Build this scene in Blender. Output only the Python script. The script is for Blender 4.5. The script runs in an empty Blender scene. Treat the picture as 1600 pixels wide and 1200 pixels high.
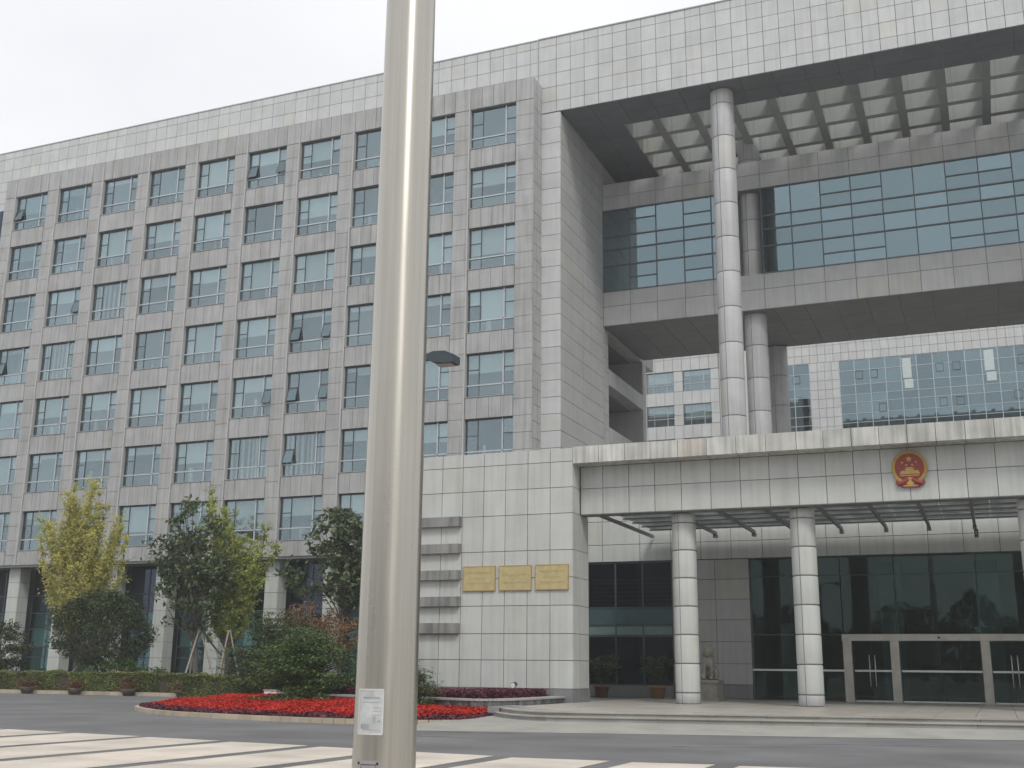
import bpy, bmesh, math, random
import numpy as np
from mathutils import Vector, Matrix
random.seed(7); rng = np.random.default_rng(7)
S = bpy.context.scene
COL = S.collection

# ------------------------------------------------------------------ camera
YAW, PITCH, ROLL, FPX = -0.39668417, 0.24670936, 0.01058084, 1777.42
cy_, sy_ = math.cos(YAW), math.sin(YAW)
fwd = Vector((sy_*math.cos(PITCH), cy_*math.cos(PITCH), math.sin(PITCH)))
rt = Vector((cy_, -sy_, 0)); up = rt.cross(fwd)
r2 = rt*math.cos(ROLL) + up*math.sin(ROLL); u2 = -rt*math.sin(ROLL) + up*math.cos(ROLL)
cam = bpy.data.cameras.new('camera'); camo = bpy.data.objects.new('camera', cam); COL.objects.link(camo)
EYE = Vector((0, 0, 1.4))
camo.matrix_world = Matrix(((r2.x, u2.x, -fwd.x, EYE.x), (r2.y, u2.y, -fwd.y, EYE.y), (r2.z, u2.z, -fwd.z, EYE.z), (0, 0, 0, 1)))
cam.sensor_width = 36; cam.lens = FPX/1600*36; cam.clip_end = 3000; cam.clip_start = 0.1
S.camera = camo

# ------------------------------------------------------------------ sky and light
W = bpy.data.worlds.new('World'); S.world = W; W.use_nodes = True
nt = W.node_tree; nt.nodes.clear()
SUN_EL, SUN_AZ = math.radians(50), math.radians(143)      # azimuth from +Y clockwise: behind the camera, to the right
sky = nt.nodes.new('ShaderNodeTexSky'); sky.sky_type = 'NISHITA'; sky.sun_disc = False
sky.sun_elevation = SUN_EL; sky.sun_rotation = SUN_AZ; sky.air_density = 1; sky.dust_density = 6
tc = nt.nodes.new('ShaderNodeTexCoord')
mp = nt.nodes.new('ShaderNodeMapping'); mp.inputs['Scale'].default_value = (1, 1, 2.2)
nz = nt.nodes.new('ShaderNodeTexNoise'); nz.inputs['Scale'].default_value = 1.6; nz.inputs['Detail'].default_value = 4
cr = nt.nodes.new('ShaderNodeValToRGB')
cr.color_ramp.elements[0].position = .3; cr.color_ramp.elements[0].color = (8.35, 8.5, 8.95, 1)
cr.color_ramp.elements[1].position = .7; cr.color_ramp.elements[1].color = (10.3, 10.4, 10.6, 1)
mx = nt.nodes.new('ShaderNodeMix'); mx.data_type = 'RGBA'; mx.inputs[0].default_value = .95
bg = nt.nodes.new('ShaderNodeBackground'); bg.inputs[1].default_value = .1
wo = nt.nodes.new('ShaderNodeOutputWorld')
L = nt.links.new
L(tc.outputs['Generated'], mp.inputs[0]); L(mp.outputs[0], nz.inputs[0]); L(nz.outputs[0], cr.inputs[0])
L(sky.outputs[0], mx.inputs[6]); L(cr.outputs[0], mx.inputs[7]); L(mx.outputs[2], bg.inputs[0]); L(bg.outputs[0], wo.inputs[0])
sl = bpy.data.lights.new('sun', 'SUN'); sl.energy = 1.5; sl.angle = math.radians(14); sl.color = (1, .98, .94)
so = bpy.data.objects.new('sun', sl); COL.objects.link(so); so.location = (0, -20, 60)
d = Vector((math.sin(SUN_AZ)*math.cos(SUN_EL), math.cos(SUN_AZ)*math.cos(SUN_EL), math.sin(SUN_EL)))
so.rotation_euler = d.to_track_quat('Z', 'Y').to_euler()
S.view_settings.view_transform = 'Standard'; S.view_settings.look = 'None'
S.view_settings.exposure = 0.1; S.view_settings.gamma = 1; S.view_settings.use_curve_mapping = False

# ------------------------------------------------------------------ helpers
WL = {}                                     # world location of every object
def tag(o, label=None, cat=None, group=None, kind=None):
    if label: o['label'] = label
    if cat: o['category'] = cat
    if group: o['group'] = group
    if kind: o['kind'] = kind
    return o
def reg(o, loc, parent=None):
    COL.objects.link(o); loc = Vector(loc); WL[o.name] = loc
    if parent is not None:
        o.parent = parent; o.location = loc - WL[parent.name]
    else: o.location = loc
    return o
def thing(name, loc, label, cat, group=None):
    return tag(reg(bpy.data.objects.new(name, None), loc), label, cat, group)
def smooth_mesh(me, on=True):
    me.polygons.foreach_set('use_smooth', [on]*len(me.polygons))
class MB:
    def __init__(s): s.v = []; s.f = []; s.sm = []
    def add(s, vs, fs, sm=False):
        n = len(s.v); s.v += [tuple(p) for p in vs]; s.f += [tuple(i+n for i in f) for f in fs]; s.sm += [sm]*len(fs)
    def box(s, x0, x1, y0, y1, z0, z1):
        if x0 > x1: x0, x1 = x1, x0
        if y0 > y1: y0, y1 = y1, y0
        if z0 > z1: z0, z1 = z1, z0
        s.add([(x0,y0,z0),(x1,y0,z0),(x1,y1,z0),(x0,y1,z0),(x0,y0,z1),(x1,y0,z1),(x1,y1,z1),(x0,y1,z1)],
              [(0,3,2,1),(4,5,6,7),(0,1,5,4),(1,2,6,5),(2,3,7,6),(3,0,4,7)]); return s
    def tube(s, pts, rad, n=10, cap=True, sm=True):
        pts = [Vector(p) for p in pts]; rings = []
        for i, p in enumerate(pts):
            a = pts[max(i-1,0)]; b = pts[min(i+1,len(pts)-1)]; t = (b-a).normalized()
            ref = Vector((0,0,1)) if abs(t.z) < .9 else Vector((1,0,0))
            u = t.cross(ref).normalized(); w = u.cross(t)
            r = rad[i] if hasattr(rad, '__len__') else rad
            rings.append([p + (u*math.cos(2*math.pi*k/n) - w*math.sin(2*math.pi*k/n))*r for k in range(n)])
        vs = [q for R_ in rings for q in R_]; fs = []
        for i in range(len(pts)-1):
            for k in range(n): fs.append((i*n+k, i*n+(k+1)%n, (i+1)*n+(k+1)%n, (i+1)*n+k))
        s.add(vs, fs, sm)
        if cap: s.add(rings[0], [tuple(range(n))]); s.add(rings[-1], [tuple(reversed(range(n)))])
        return s
    def lathe(s, c, prof, n=24, sm=True, a0=0, a1=2*math.pi):      # prof: (r, z)
        full = abs(a1-a0) > 6.28; m = n if full else n+1; vs = []
        for r, z in prof:
            for k in range(m):
                a = a0 + (a1-a0)*k/n; vs.append((c[0]+r*math.cos(a), c[1]+r*math.sin(a), c[2]+z))
        fs = []
        for i in range(len(prof)-1):
            for k in range(n):
                k2 = (k+1) % m; fs.append((i*m+k, i*m+k2, (i+1)*m+k2, (i+1)*m+k))
        s.add(vs, fs, sm); return s
    def prism(s, poly, z0, z1, mp=None):                            # poly in xy
        n = len(poly); vs = [(x,y,z0) for x,y in poly]+[(x,y,z1) for x,y in poly]
        if mp: vs = [mp(*p) for p in vs]
        s.add(vs, [tuple(reversed(range(n))), tuple(range(n,2*n))]+[(i,(i+1)%n,n+(i+1)%n,n+i) for i in range(n)]); return s
    def build(s, name, mat, parent=None, center=True):
        v = np.array(s.v, float)
        c = (v.min(0)+v.max(0))/2 if center else np.zeros(3)
        if center: c[2] = v[:,2].min()
        me = bpy.data.meshes.new(name); me.from_pydata((v-c).tolist(), [], s.f)
        me.polygons.foreach_set('use_smooth', s.sm); me.materials.append(mat); me.update()
        o = bpy.data.objects.new(name, me); return reg(o, c, parent)

def pxsize(c, w, h):                       # rough size in the photograph, for picking the 300 largest
    p = Vector(c)-EYE; dz = p.dot(fwd)
    if dz < 1: return 0
    x = p.dot(r2)/dz*FPX; y = p.dot(u2)/dz*FPX
    if abs(x) > 830 or abs(y) > 630: return -dz
    return min(w, h)*FPX/dz
def lin(c): return tuple(((x/255+.055)/1.055)**2.4 if x > 10 else x/255/12.92 for x in c)+(1,)

# ------------------------------------------------------------------ materials
def newmat(name):
    m = bpy.data.materials.new(name); m.use_nodes = True; t = m.node_tree
    b = t.nodes['Principled BSDF']; return m, t, b
def N(t, typ, **k):
    n = t.nodes.new(typ)
    for a, v in k.items():
        if a.startswith('_'): n.inputs[int(a[1:])].default_value = v
        else: setattr(n, a, v)
    return n
def rand_fac(t):
    oi = N(t, 'ShaderNodeObjectInfo'); ge = N(t, 'ShaderNodeNewGeometry')
    a = N(t, 'ShaderNodeMath', operation='ADD'); f = N(t, 'ShaderNodeMath', operation='FRACT')
    t.links.new(oi.outputs['Random'], a.inputs[0]); t.links.new(ge.outputs['Random Per Island'], a.inputs[1]); t.links.new(a.outputs[0], f.inputs[0])
    return f.outputs[0], ge
def stone(name, base, var=.10, mott=.12, streak=.18, rough=.55, tint=(1.0,.99,.93), scale=1.0, tintp=.8, bump=.15):
    m, t, b = newmat(name); l = t.links.new
    rf, ge = rand_fac(t)
    pos = ge.outputs['Position']
    n1 = N(t, 'ShaderNodeTexNoise'); n1.inputs['Scale'].default_value = 1.1*scale; n1.inputs['Detail'].default_value = 6; l(pos, n1.inputs[0])
    mpn = N(t, 'ShaderNodeMapping'); mpn.inputs['Scale'].default_value = (5*scale, 5*scale, .22*scale); l(pos, mpn.inputs[0])
    n2 = N(t, 'ShaderNodeTexNoise'); n2.inputs['Scale'].default_value = 1; n2.inputs['Detail'].default_value = 5; l(mpn.outputs[0], n2.inputs[0])
    n3 = N(t, 'ShaderNodeTexNoise'); n3.inputs['Scale'].default_value = 45*scale; n3.inputs['Detail'].default_value = 3; l(pos, n3.inputs[0])
    def mr(sock, a, bb, lo=.3, hi=.7):
        r = N(t, 'ShaderNodeMapRange'); r.inputs[1].default_value = lo; r.inputs[2].default_value = hi; r.inputs[3].default_value = a; r.inputs[4].default_value = bb; l(sock, r.inputs[0]); return r.outputs[0]
    def mul(a, bb):
        q = N(t, 'ShaderNodeMath', operation='MULTIPLY'); l(a, q.inputs[0]); l(bb, q.inputs[1]); return q.outputs[0]
    v = mul(mr(rf, 1-var, 1+var, 0, 1), mr(n1.outputs[0], 1-mott, 1+mott))
    v = mul(v, mr(n2.outputs[0], 1-streak, 1+.02, .35, .55)); v = mul(v, mr(n3.outputs[0], .95, 1.05))
    cm = N(t, 'ShaderNodeVectorMath', operation='SCALE'); cm.inputs[0].default_value = base; l(v, cm.inputs[3])
    # a few panels are a yellower stone
    w = N(t, 'ShaderNodeTexWhiteNoise', noise_dimensions='1D'); l(rf, w.inputs['W'])
    st = mr(w.outputs['Value'], 0, 1, tintp, tintp+.1)
    mxx = N(t, 'ShaderNodeMix', data_type='RGBA', blend_type='MULTIPLY'); l(st, mxx.inputs[0]); l(cm.outputs[0], mxx.inputs[6]); mxx.inputs[7].default_value = tint+(1,)
    l(mxx.outputs[2], b.inputs['Base Color']); b.inputs['Roughness'].default_value = rough
    bp = N(t, 'ShaderNodeBump'); bp.inputs['Strength'].default_value = bump; bp.inputs['Distance'].default_value = .01; l(n3.outputs[0], bp.inputs['Height']); l(bp.outputs[0], b.inputs['Normal'])
    return m
def plain(name, col, rough=.6, metal=0, noise=.08, scale=6):
    m, t, b = newmat(name); l = t.links.new
    ge = N(t, 'ShaderNodeNewGeometry'); n = N(t, 'ShaderNodeTexNoise'); n.inputs['Scale'].default_value = scale; n.inputs['Detail'].default_value = 5; l(ge.outputs['Position'], n.inputs[0])
    r = N(t, 'ShaderNodeMapRange'); r.inputs[1].default_value = .3; r.inputs[2].default_value = .7; r.inputs[3].default_value = 1-noise; r.inputs[4].default_value = 1+noise; l(n.outputs[0], r.inputs[0])
    c = N(t, 'ShaderNodeVectorMath', operation='SCALE'); c.inputs[0].default_value = col; l(r.outputs[0], c.inputs[3]); l(c.outputs[0], b.inputs['Base Color'])
    b.inputs['Roughness'].default_value = rough; b.inputs['Metallic'].default_value = metal
    return m
def glass(name, refl=(.16,.21,.24), trans=(.42,.50,.52), f0=.35, rough=.02, wav=.004):
    m, t, b = newmat(name); l = t.links.new; t.nodes.remove(b); out = t.nodes['Material Output']
    g = N(t, 'ShaderNodeBsdfGlossy'); g.inputs['Roughness'].default_value = rough
    tr = N(t, 'ShaderNodeBsdfTransparent'); tr.inputs[0].default_value = trans+(1,)
    lw = N(t, 'ShaderNodeLayerWeight'); lw.inputs[0].default_value = .25
    rf, ge = rand_fac(t)
    rr = N(t, 'ShaderNodeMapRange'); rr.inputs[3].default_value = .88; rr.inputs[4].default_value = 1.12; l(rf, rr.inputs[0])
    cs = N(t, 'ShaderNodeVectorMath', operation='SCALE'); cs.inputs[0].default_value = tuple(x/f0 for x in refl); l(rr.outputs[0], cs.inputs[3]); l(cs.outputs[0], g.inputs[0])
    ma = N(t, 'ShaderNodeMapRange'); ma.inputs[3].default_value = f0; ma.inputs[4].default_value = min(1, f0+.55); l(lw.outputs['Fresnel'], ma.inputs[0])
    n = N(t, 'ShaderNodeTexNoise'); n.inputs['Scale'].default_value = .8; l(ge.outputs['Position'], n.inputs[0])
    bp = N(t, 'ShaderNodeBump'); bp.inputs['Strength'].default_value = .12; bp.inputs['Distance'].default_value = wav*4; l(n.outputs[0], bp.inputs['Height']); l(bp.outputs[0], g.inputs['Normal'])
    ms = N(t, 'ShaderNodeMixShader'); l(ma.outputs[0], ms.inputs[0]); l(tr.outputs[0], ms.inputs[1]); l(g.outputs[0], ms.inputs[2]); l(ms.outputs[0], out.inputs[0])
    return m
def leafmat(name, c0, c1, c2=None, rough=.5, trans=.25):
    m, t, b = newmat(name); l = t.links.new
    ge = N(t, 'ShaderNodeNewGeometry'); r = N(t, 'ShaderNodeValToRGB'); l(ge.outputs['Random Per Island'], r.inputs[0])
    r.color_ramp.elements[0].color = c0+(1,); r.color_ramp.elements[1].color = (c2 or c1)+(1,)
    e = r.color_ramp.elements.new(.5); e.color = c1+(1,)
    n = N(t, 'ShaderNodeTexNoise'); n.inputs['Scale'].default_value = 1.3; l(ge.outputs['Position'], n.inputs[0])
    mr = N(t, 'ShaderNodeMapRange'); mr.inputs[1].default_value = .35; mr.inputs[2].default_value = .65; mr.inputs[3].default_value = .75; mr.inputs[4].default_value = 1.25; l(n.outputs[0], mr.inputs[0])
    c = N(t, 'ShaderNodeVectorMath', operation='SCALE'); l(r.outputs[0], c.inputs[0]); l(mr.outputs[0], c.inputs[3]); l(c.outputs[0], b.inputs['Base Color'])
    b.inputs['Roughness'].default_value = rough; b.inputs['Specular IOR Level'].default_value = .22
    out = t.nodes['Material Output']; tl = N(t, 'ShaderNodeBsdfTranslucent'); l(c.outputs[0], tl.inputs[0])
    ms = N(t, 'ShaderNodeMixShader'); ms.inputs[0].default_value = trans; l(b.outputs[0], ms.inputs[1]); l(tl.outputs[0], ms.inputs[2]); l(ms.outputs[0], out.inputs[0])
    return m

M = {}
M['light_stone'] = stone('light_stone', (.51,.52,.515), var=.05, mott=.06, streak=.06, tint=(1,.985,.93), tintp=.88)
M['wing_stone'] = stone('wing_stone', (.375,.378,.372), var=.04, mott=.09, streak=.2, tint=(.97,.95,.93))
M['podium_stone'] = stone('podium_stone', (.485,.50,.475), var=.04, mott=.06, streak=.09, tint=(1,.98,.94), tintp=.9)
M['coping_stone'] = stone('coping_stone', (.50,.50,.465), var=.08, mott=.2, streak=.34, tint=(.99,.93,.89), tintp=.8)
M['box_stone'] = stone('box_stone', (.40,.40,.40), var=.04, mott=.06, streak=.08)
M['side_stone'] = stone('side_stone', (.44,.44,.435), var=.04, mott=.06, streak=.08)
M['beam_stone'] = stone('beam_stone', (.33,.345,.33), var=.05, mott=.06, streak=.05)
M['dark_granite'] = stone('dark_granite', (.20,.20,.205), var=.08, mott=.12, streak=.1)
M['slab_stone'] = stone('slab_stone', (.24,.24,.23), var=.05, mott=.2, streak=.45)
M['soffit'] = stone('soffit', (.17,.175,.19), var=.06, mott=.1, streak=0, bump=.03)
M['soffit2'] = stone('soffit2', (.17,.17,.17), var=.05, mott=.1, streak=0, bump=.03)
M['joint'] = plain('joint', (.20,.20,.19), .9)
M['body'] = plain('body', (.3,.3,.3), .9)
M['rear_white'] = plain('rear_white', (.50,.57,.56), .5)
M['alu'] = plain('alu', (.48,.52,.55), .4, .3)
M['fin'] = plain('fin', (.47,.46,.45), .6)
M['frame_dark'] = plain('frame_dark', (.07,.085,.095), .45, .3)
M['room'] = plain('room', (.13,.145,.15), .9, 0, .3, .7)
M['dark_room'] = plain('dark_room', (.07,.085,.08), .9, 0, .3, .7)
M['blind'] = plain('blind', (.74,.78,.76), .8, 0, .05, 2)
M['curtain'] = plain('curtain', (.60,.58,.56), .8, 0, .15, 9)
M['glass_win'] = glass('glass_win', refl=(.122,.148,.158), trans=(.88,.92,.92), f0=.2)
M['glass_box'] = glass('glass_box', refl=(.155,.208,.225), trans=(.38,.45,.48), f0=.4)
M['glass_dark'] = glass('glass_dark', refl=(.015,.020,.019), trans=(.62,.75,.72), f0=.12)
M['glass_navy'] = glass('glass_navy', refl=(.035,.042,.058), trans=(.5,.58,.62), f0=.16)
M['glass_teal'] = glass('glass_teal', refl=(.05,.075,.078), trans=(.62,.80,.80), f0=.2)
M['teal'] = plain('teal', (.06,.105,.115), .25, 0, .08)
M['teal2'] = plain('teal2', (.15,.22,.215), .25, 0, .08)
M['metal_strut'] = plain('metal_strut', (.27,.27,.28), .5, .4)
M['door_frame'] = plain('door_frame', (.40,.385,.34), .35, .6, .12, 3)
M['steel_rail'] = plain('steel_rail', (.55,.57,.57), .3, .7)
M['asphalt'] = stone('asphalt', (.135,.135,.137), var=0, mott=.24, streak=0, rough=.9, tint=(1,1,1), scale=.35, bump=.3)
M['line'] = plain('line', (.24,.24,.24), .8, 0, .3, 3)
M['cream'] = stone('cream', (.55,.495,.425), var=.07, mott=.2, streak=0, rough=.8, tint=(1,.95,.95), scale=.6)
M['apron'] = stone('apron', (.30,.295,.265), var=.05, mott=.12, streak=0, rough=.85)
M['step_stone'] = stone('step_stone', (.27,.27,.26), var=.06, mott=.15, streak=0, rough=.7)
M['paving'] = stone('paving', (.34,.325,.29), var=.07, mott=.12, streak=0, rough=.45, tint=(1,.92,.88), tintp=.7)
M['kerb'] = stone('kerb', (.42,.36,.27), var=.1, mott=.15, streak=0, rough=.8)
M['soil'] = plain('soil', (.06,.045,.03), .95, 0, .3)
M['lawn'] = plain('lawn', (.06,.085,.03), .95, 0, .3, 2)
M['bark'] = plain('bark', (.11,.095,.08), .9, 0, .35, 9)
M['pale_bark'] = plain('pale_bark', (.22,.19,.15), .9, 0, .3, 9)
M['stake'] = plain('stake', (.36,.31,.26), .8, 0, .15, 8)
M['gink'] = leafmat('gink', (.40,.42,.11), (.56,.53,.16), (.66,.60,.23), trans=.45)
M['gink2'] = leafmat('gink2', (.20,.30,.075), (.36,.43,.11), (.56,.53,.16), trans=.45)
M['osm'] = leafmat('osm', (.028,.050,.020), (.052,.080,.030), (.10,.12,.045), trans=.15)
M['magn'] = leafmat('magn', (.038,.068,.030), (.072,.11,.044), (.16,.18,.10), rough=.4, trans=.1)
M['cedar'] = leafmat('cedar', (.030,.060,.022), (.055,.100,.032), (.12,.18,.055), trans=.15)
M['cedar_light'] = leafmat('cedar_light', (.040,.080,.026), (.075,.135,.040), (.17,.24,.07), trans=.15)
M['maple'] = leafmat('maple', (.20,.085,.05), (.28,.14,.08), (.20,.17,.06), trans=.2)
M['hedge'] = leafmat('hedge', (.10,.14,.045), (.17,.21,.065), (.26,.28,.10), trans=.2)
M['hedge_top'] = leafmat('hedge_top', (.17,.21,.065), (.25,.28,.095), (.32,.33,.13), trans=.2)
M['red'] = leafmat('red', (.36,.016,.012), (.50,.026,.018), (.56,.055,.03), trans=.2)
M['purple'] = leafmat('purple', (.09,.02,.035), (.15,.035,.06), (.12,.05,.05), trans=.15)
M['redleaf'] = leafmat('redleaf', (.11,.03,.02), (.16,.05,.03), (.09,.07,.03), trans=.15)
M['greenleaf'] = leafmat('greenleaf', (.04,.08,.02), (.07,.13,.03), (.11,.17,.04), trans=.2)
M['palm'] = leafmat('palm', (.02,.05,.02), (.035,.07,.03), (.09,.10,.05), trans=.1)
M['terracotta'] = plain('terracotta', (.22,.08,.05), .7)
M['pot_tan'] = plain('pot_tan', (.30,.17,.08), .6)
M['lion'] = plain('lion', (.30,.29,.25), .85, 0, .2, 5)
M['brass'] = plain('brass', (.50,.42,.21), .38, .35, .1, 5)
M['brass_text'] = plain('brass_text', (.42,.28,.12), .5, .2, .1)
M['gold'] = plain('gold', (.50,.33,.09), .5, .15, .1, 6)
M['em_red'] = plain('em_red', (.27,.045,.04), .6)
M['paper'] = plain('paper', (.50,.52,.52), .7, 0, .18, 14)
M['paper_print'] = plain('paper_print', (.33,.35,.36), .7, 0, .1)
M['tape'] = plain('tape', (.62,.60,.58), .4)
M['plate'] = plain('plate', (.42,.38,.40), .35, .5)
M['lamp_grey'] = plain('lamp_grey', (.05,.065,.075), .45, .3)
M['lamp_lens'] = plain('lamp_lens', (.30,.28,.28), .3)
M['white_plastic'] = plain('white_plastic', (.75,.75,.73), .5)
M['frosted'] = leafmat('frosted', (.40,.43,.42), (.42,.45,.44), (.44,.47,.46), rough=.4, trans=.5)
M['black'] = plain('black', (.02,.02,.02), .5)
M['concrete'] = stone('concrete', (.27,.28,.275), var=.03, mott=.12, streak=.15)
# brushed stainless steel
m, t, b = newmat('stainless'); l = t.links.new
ge = N(t, 'ShaderNodeTexCoord'); mpn = N(t, 'ShaderNodeMapping'); mpn.inputs['Scale'].default_value = (60, 60, .5); l(ge.outputs['Object'], mpn.inputs[0])
n1 = N(t, 'ShaderNodeTexNoise'); n1.inputs['Scale'].default_value = 1; n1.inputs['Detail'].default_value = 4; l(mpn.outputs[0], n1.inputs[0])
mp2 = N(t, 'ShaderNodeMapping'); mp2.inputs['Scale'].default_value = (7, 7, .9); l(ge.outputs['Object'], mp2.inputs[0])
n2 = N(t, 'ShaderNodeTexNoise'); n2.inputs['Scale'].default_value = 1.5; n2.inputs['Detail'].default_value = 6; l(mp2.outputs[0], n2.inputs[0])
mr = N(t, 'ShaderNodeMapRange'); mr.inputs[1].default_value = .3; mr.inputs[2].default_value = .7; mr.inputs[3].default_value = .93; mr.inputs[4].default_value = 1.04; l(n1.outputs[0], mr.inputs[0])
cs = N(t, 'ShaderNodeVectorMath', operation='SCALE'); cs.inputs[0].default_value = (.50,.475,.42); l(mr.outputs[0], cs.inputs[3]); l(cs.outputs[0], b.inputs['Base Color'])
mr2 = N(t, 'ShaderNodeMapRange'); mr2.inputs[1].default_value = .3; mr2.inputs[2].default_value = .7; mr2.inputs[3].default_value = .26; mr2.inputs[4].default_value = .33; l(n2.outputs[0], mr2.inputs[0]); l(mr2.outputs[0], b.inputs['Roughness'])
b.inputs['Metallic'].default_value = 1; b.inputs['Anisotropic'].default_value = .75; b.inputs['Anisotropic Rotation'].default_value = .25
bp = N(t, 'ShaderNodeBump'); bp.inputs['Strength'].default_value = .0; l(n1.outputs[0], bp.inputs['Height'])
M['stainless'] = m

# ------------------------------------------------------------------ shared unit box, cladding
_unit = {}
def unit_mesh(mat):
    if mat.name not in _unit:
        me = bpy.data.meshes.new('panel_'+mat.name)
        me.from_pydata([(x,y,z) for z in (-.5,.5) for x,y in ((-.5,-.5),(.5,-.5),(.5,.5),(-.5,.5))], [], [(0,3,2,1),(4,5,6,7),(0,1,5,4),(1,2,6,5),(2,3,7,6),(3,0,4,7)])
        me.materials.append(mat); _unit[mat.name] = me
    return _unit[mat.name]
def unit_box(name, mat, parent, x0, x1, y0, y1, z0, z1):
    o = bpy.data.objects.new(name, unit_mesh(mat)); reg(o, ((x0+x1)/2, (y0+y1)/2, (z0+z1)/2), parent)
    o.scale = (abs(x1-x0), abs(y1-y0), abs(z1-z0)); return o
class Clad:
    """collects cladding pieces of one thing; the 300 that show largest become parts, the rest one joined part"""
    def __init__(s, parent, name='panel', limit=296): s.p = parent; s.n = name; s.q = []; s.lim = limit
    def add(s, x0, x1, y0, y1, z0, z1, mat):
        s.q.append((min(x0,x1),max(x0,x1),min(y0,y1),max(y0,y1),min(z0,z1),max(z0,z1),mat))
    def front(s, xs, zs, y, mat, gap=.028, th=.05, jit=.004):      # grid on a face towards the camera, outer face at y
        for i in range(len(xs)-1):
            for k in range(len(zs)-1):
                j = random.uniform(0, jit)
                s.add(xs[i]+gap/2, xs[i+1]-gap/2, y+j, y+th, zs[k]+gap/2, zs[k+1]-gap/2, mat)
    def side(s, ys, zs, x, mat, gap=.028, th=.05, sign=1, jit=.004):         # face towards +x (sign 1)
        for i in range(len(ys)-1):
            for k in range(len(zs)-1):
                j = random.uniform(0, jit)
                s.add(x-sign*th, x-sign*j, ys[i]+gap/2, ys[i+1]-gap/2, zs[k]+gap/2, zs[k+1]-gap/2, mat)
    def under(s, xs, ys, z, mat, gap=.028, th=.04, jit=.003):
        for i in range(len(xs)-1):
            for k in range(len(ys)-1):
                j = random.uniform(0, jit)
                s.add(xs[i]+gap/2, xs[i+1]-gap/2, ys[k]+gap/2, ys[k+1]-gap/2, z+j, z+th, mat)
    def done(s):
        def key(a):
            dx, dy, dz = a[1]-a[0], a[3]-a[2], a[5]-a[4]; e = sorted((dx, dy, dz))
            return -pxsize(((a[0]+a[1])/2, (a[2]+a[3])/2, (a[4]+a[5])/2), e[1], e[2])
        s.q.sort(key=key)
        for a in s.q[:s.lim]: unit_box(s.n, a[6], s.p, *a[:6])
        rest = {}
        for a in s.q[s.lim:]: rest.setdefault(a[6].name, (a[6], MB()))[1].box(*a[:6])
        for mname, (mm, mb) in rest.items(): tag(mb.build(s.n, mm, s.p), kind='stuff')
def rngf(a, b, step):
    n = max(1, round((b-a)/step)); return [a+(b-a)*i/n for i in range(n+1)]

# ------------------------------------------------------------------ ground
def gz(x, y):
    f = min(1, max(0, (y-30)/12)) * min(1, max(0, (-14-x)/8)); return .1*f*f*(3-2*f)
def sheet(name, mat, x0, x1, y0, y1, z, nx=2, ny=2, fn=None):
    mb = MB(); xs = np.linspace(x0, x1, nx); ys = np.linspace(y0, y1, ny)
    vs = [(x, y, z+(fn(x, y) if fn else 0)) for y in ys for x in xs]
    mb.add(vs, [(j*nx+i, j*nx+i+1, (j+1)*nx+i+1, (j+1)*nx+i) for j in range(ny-1) for i in range(nx-1)])
    return tag(mb.build(name, mat, center=False), kind='structure')
sheet('ground', M['apron'], -240, 240, -240, 240, -.05)
hz = MB().box(-246, 246, -246, 246, -1.1, 44); hm = bpy.data.materials.new('haze'); hm.use_nodes = True; ht = hm.node_tree; ht.nodes.remove(ht.nodes['Principled BSDF'])
pv = ht.nodes.new('ShaderNodeVolumePrincipled'); pv.inputs['Color'].default_value = (.97,.98,.98,1); pv.inputs['Density'].default_value = .0009; pv.inputs['Anisotropy'].default_value = 0
ht.links.new(pv.outputs[0], ht.nodes['Material Output'].inputs['Volume']); tag(hz.build('haze', hm), kind='stuff')
sheet('road', M['asphalt'], -140, 90, -6, 44, 0, 93, 41, gz)
# faint worn lines on the road
mb = MB()
for (x0, y0, x1, y1, w) in ((-13.6, 22.9, -10.6, 23.2, .05), (-12.2, 24.8, -10.3, 25.2, .05), (-6.0, 22.6, -3.6, 23.6, .06), (-22.5, 27.2, -18.5, 25.6, .05), (-23.5, 29.5, -21.5, 29.0, .06), (-4.0, 24.9, -1.2, 25.7, .05)):
    a = Vector((x1-x0, y1-y0, 0)).normalized(); n = Vector((-a.y, a.x, 0))*w
    mb.add([(x0-n.x, y0-n.y, .006), (x1-n.x, y1-n.y, .006), (x1+n.x, y1+n.y, .006), (x0+n.x, y0+n.y, .006)], [(0,1,2,3)])
tag(mb.build('road_marking', M['line']), kind='structure')
# broad cream bands across the road in the foreground
edges = [-25.1, -23.0, -20.78, -18.55, -16.28, -14.02, -11.80, -9.83, -7.75, -5.70, -4.02, -1.95, .15, 2.25, 4.35]
yend = lambda x: 18.15 + max(0, (-7-x))*.155 + max(0, x+7)*.08
zg = bpy.data.objects.new('crossing', None); reg(zg, (-8, 10, 0)); tag(zg, kind='structure')
for i in range(len(edges)-1):
    a, b = edges[i]+.2, edges[i+1]-.2; m_ = (a+b)/2
    for k in range(9):                              # paving slabs along each band
        y1 = 18.2 - k*1.9; y0 = y1-1.9
        ya, yb = (yend(a)-.05, yend(b)+.05) if k == 0 else (y1, y1)
        g = .006
        if k == 0: mb = MB(); mb.add([(a,y0+g,.004),(b,y0+g,.004),(b,yb,.004),(a,ya,.004),(a,y0+g,.012),(b,y0+g,.012),(b,yb,.012),(a,ya,.012)], [(0,3,2,1),(4,5,6,7),(0,1,5,4),(1,2,6,5),(2,3,7,6),(3,0,4,7)]); mb.build('slab', M['cream'], zg)
        elif y0 > 2: unit_box('slab', M['cream'], zg, a, b, y0+g, y1-g, .004, .012)

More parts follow.
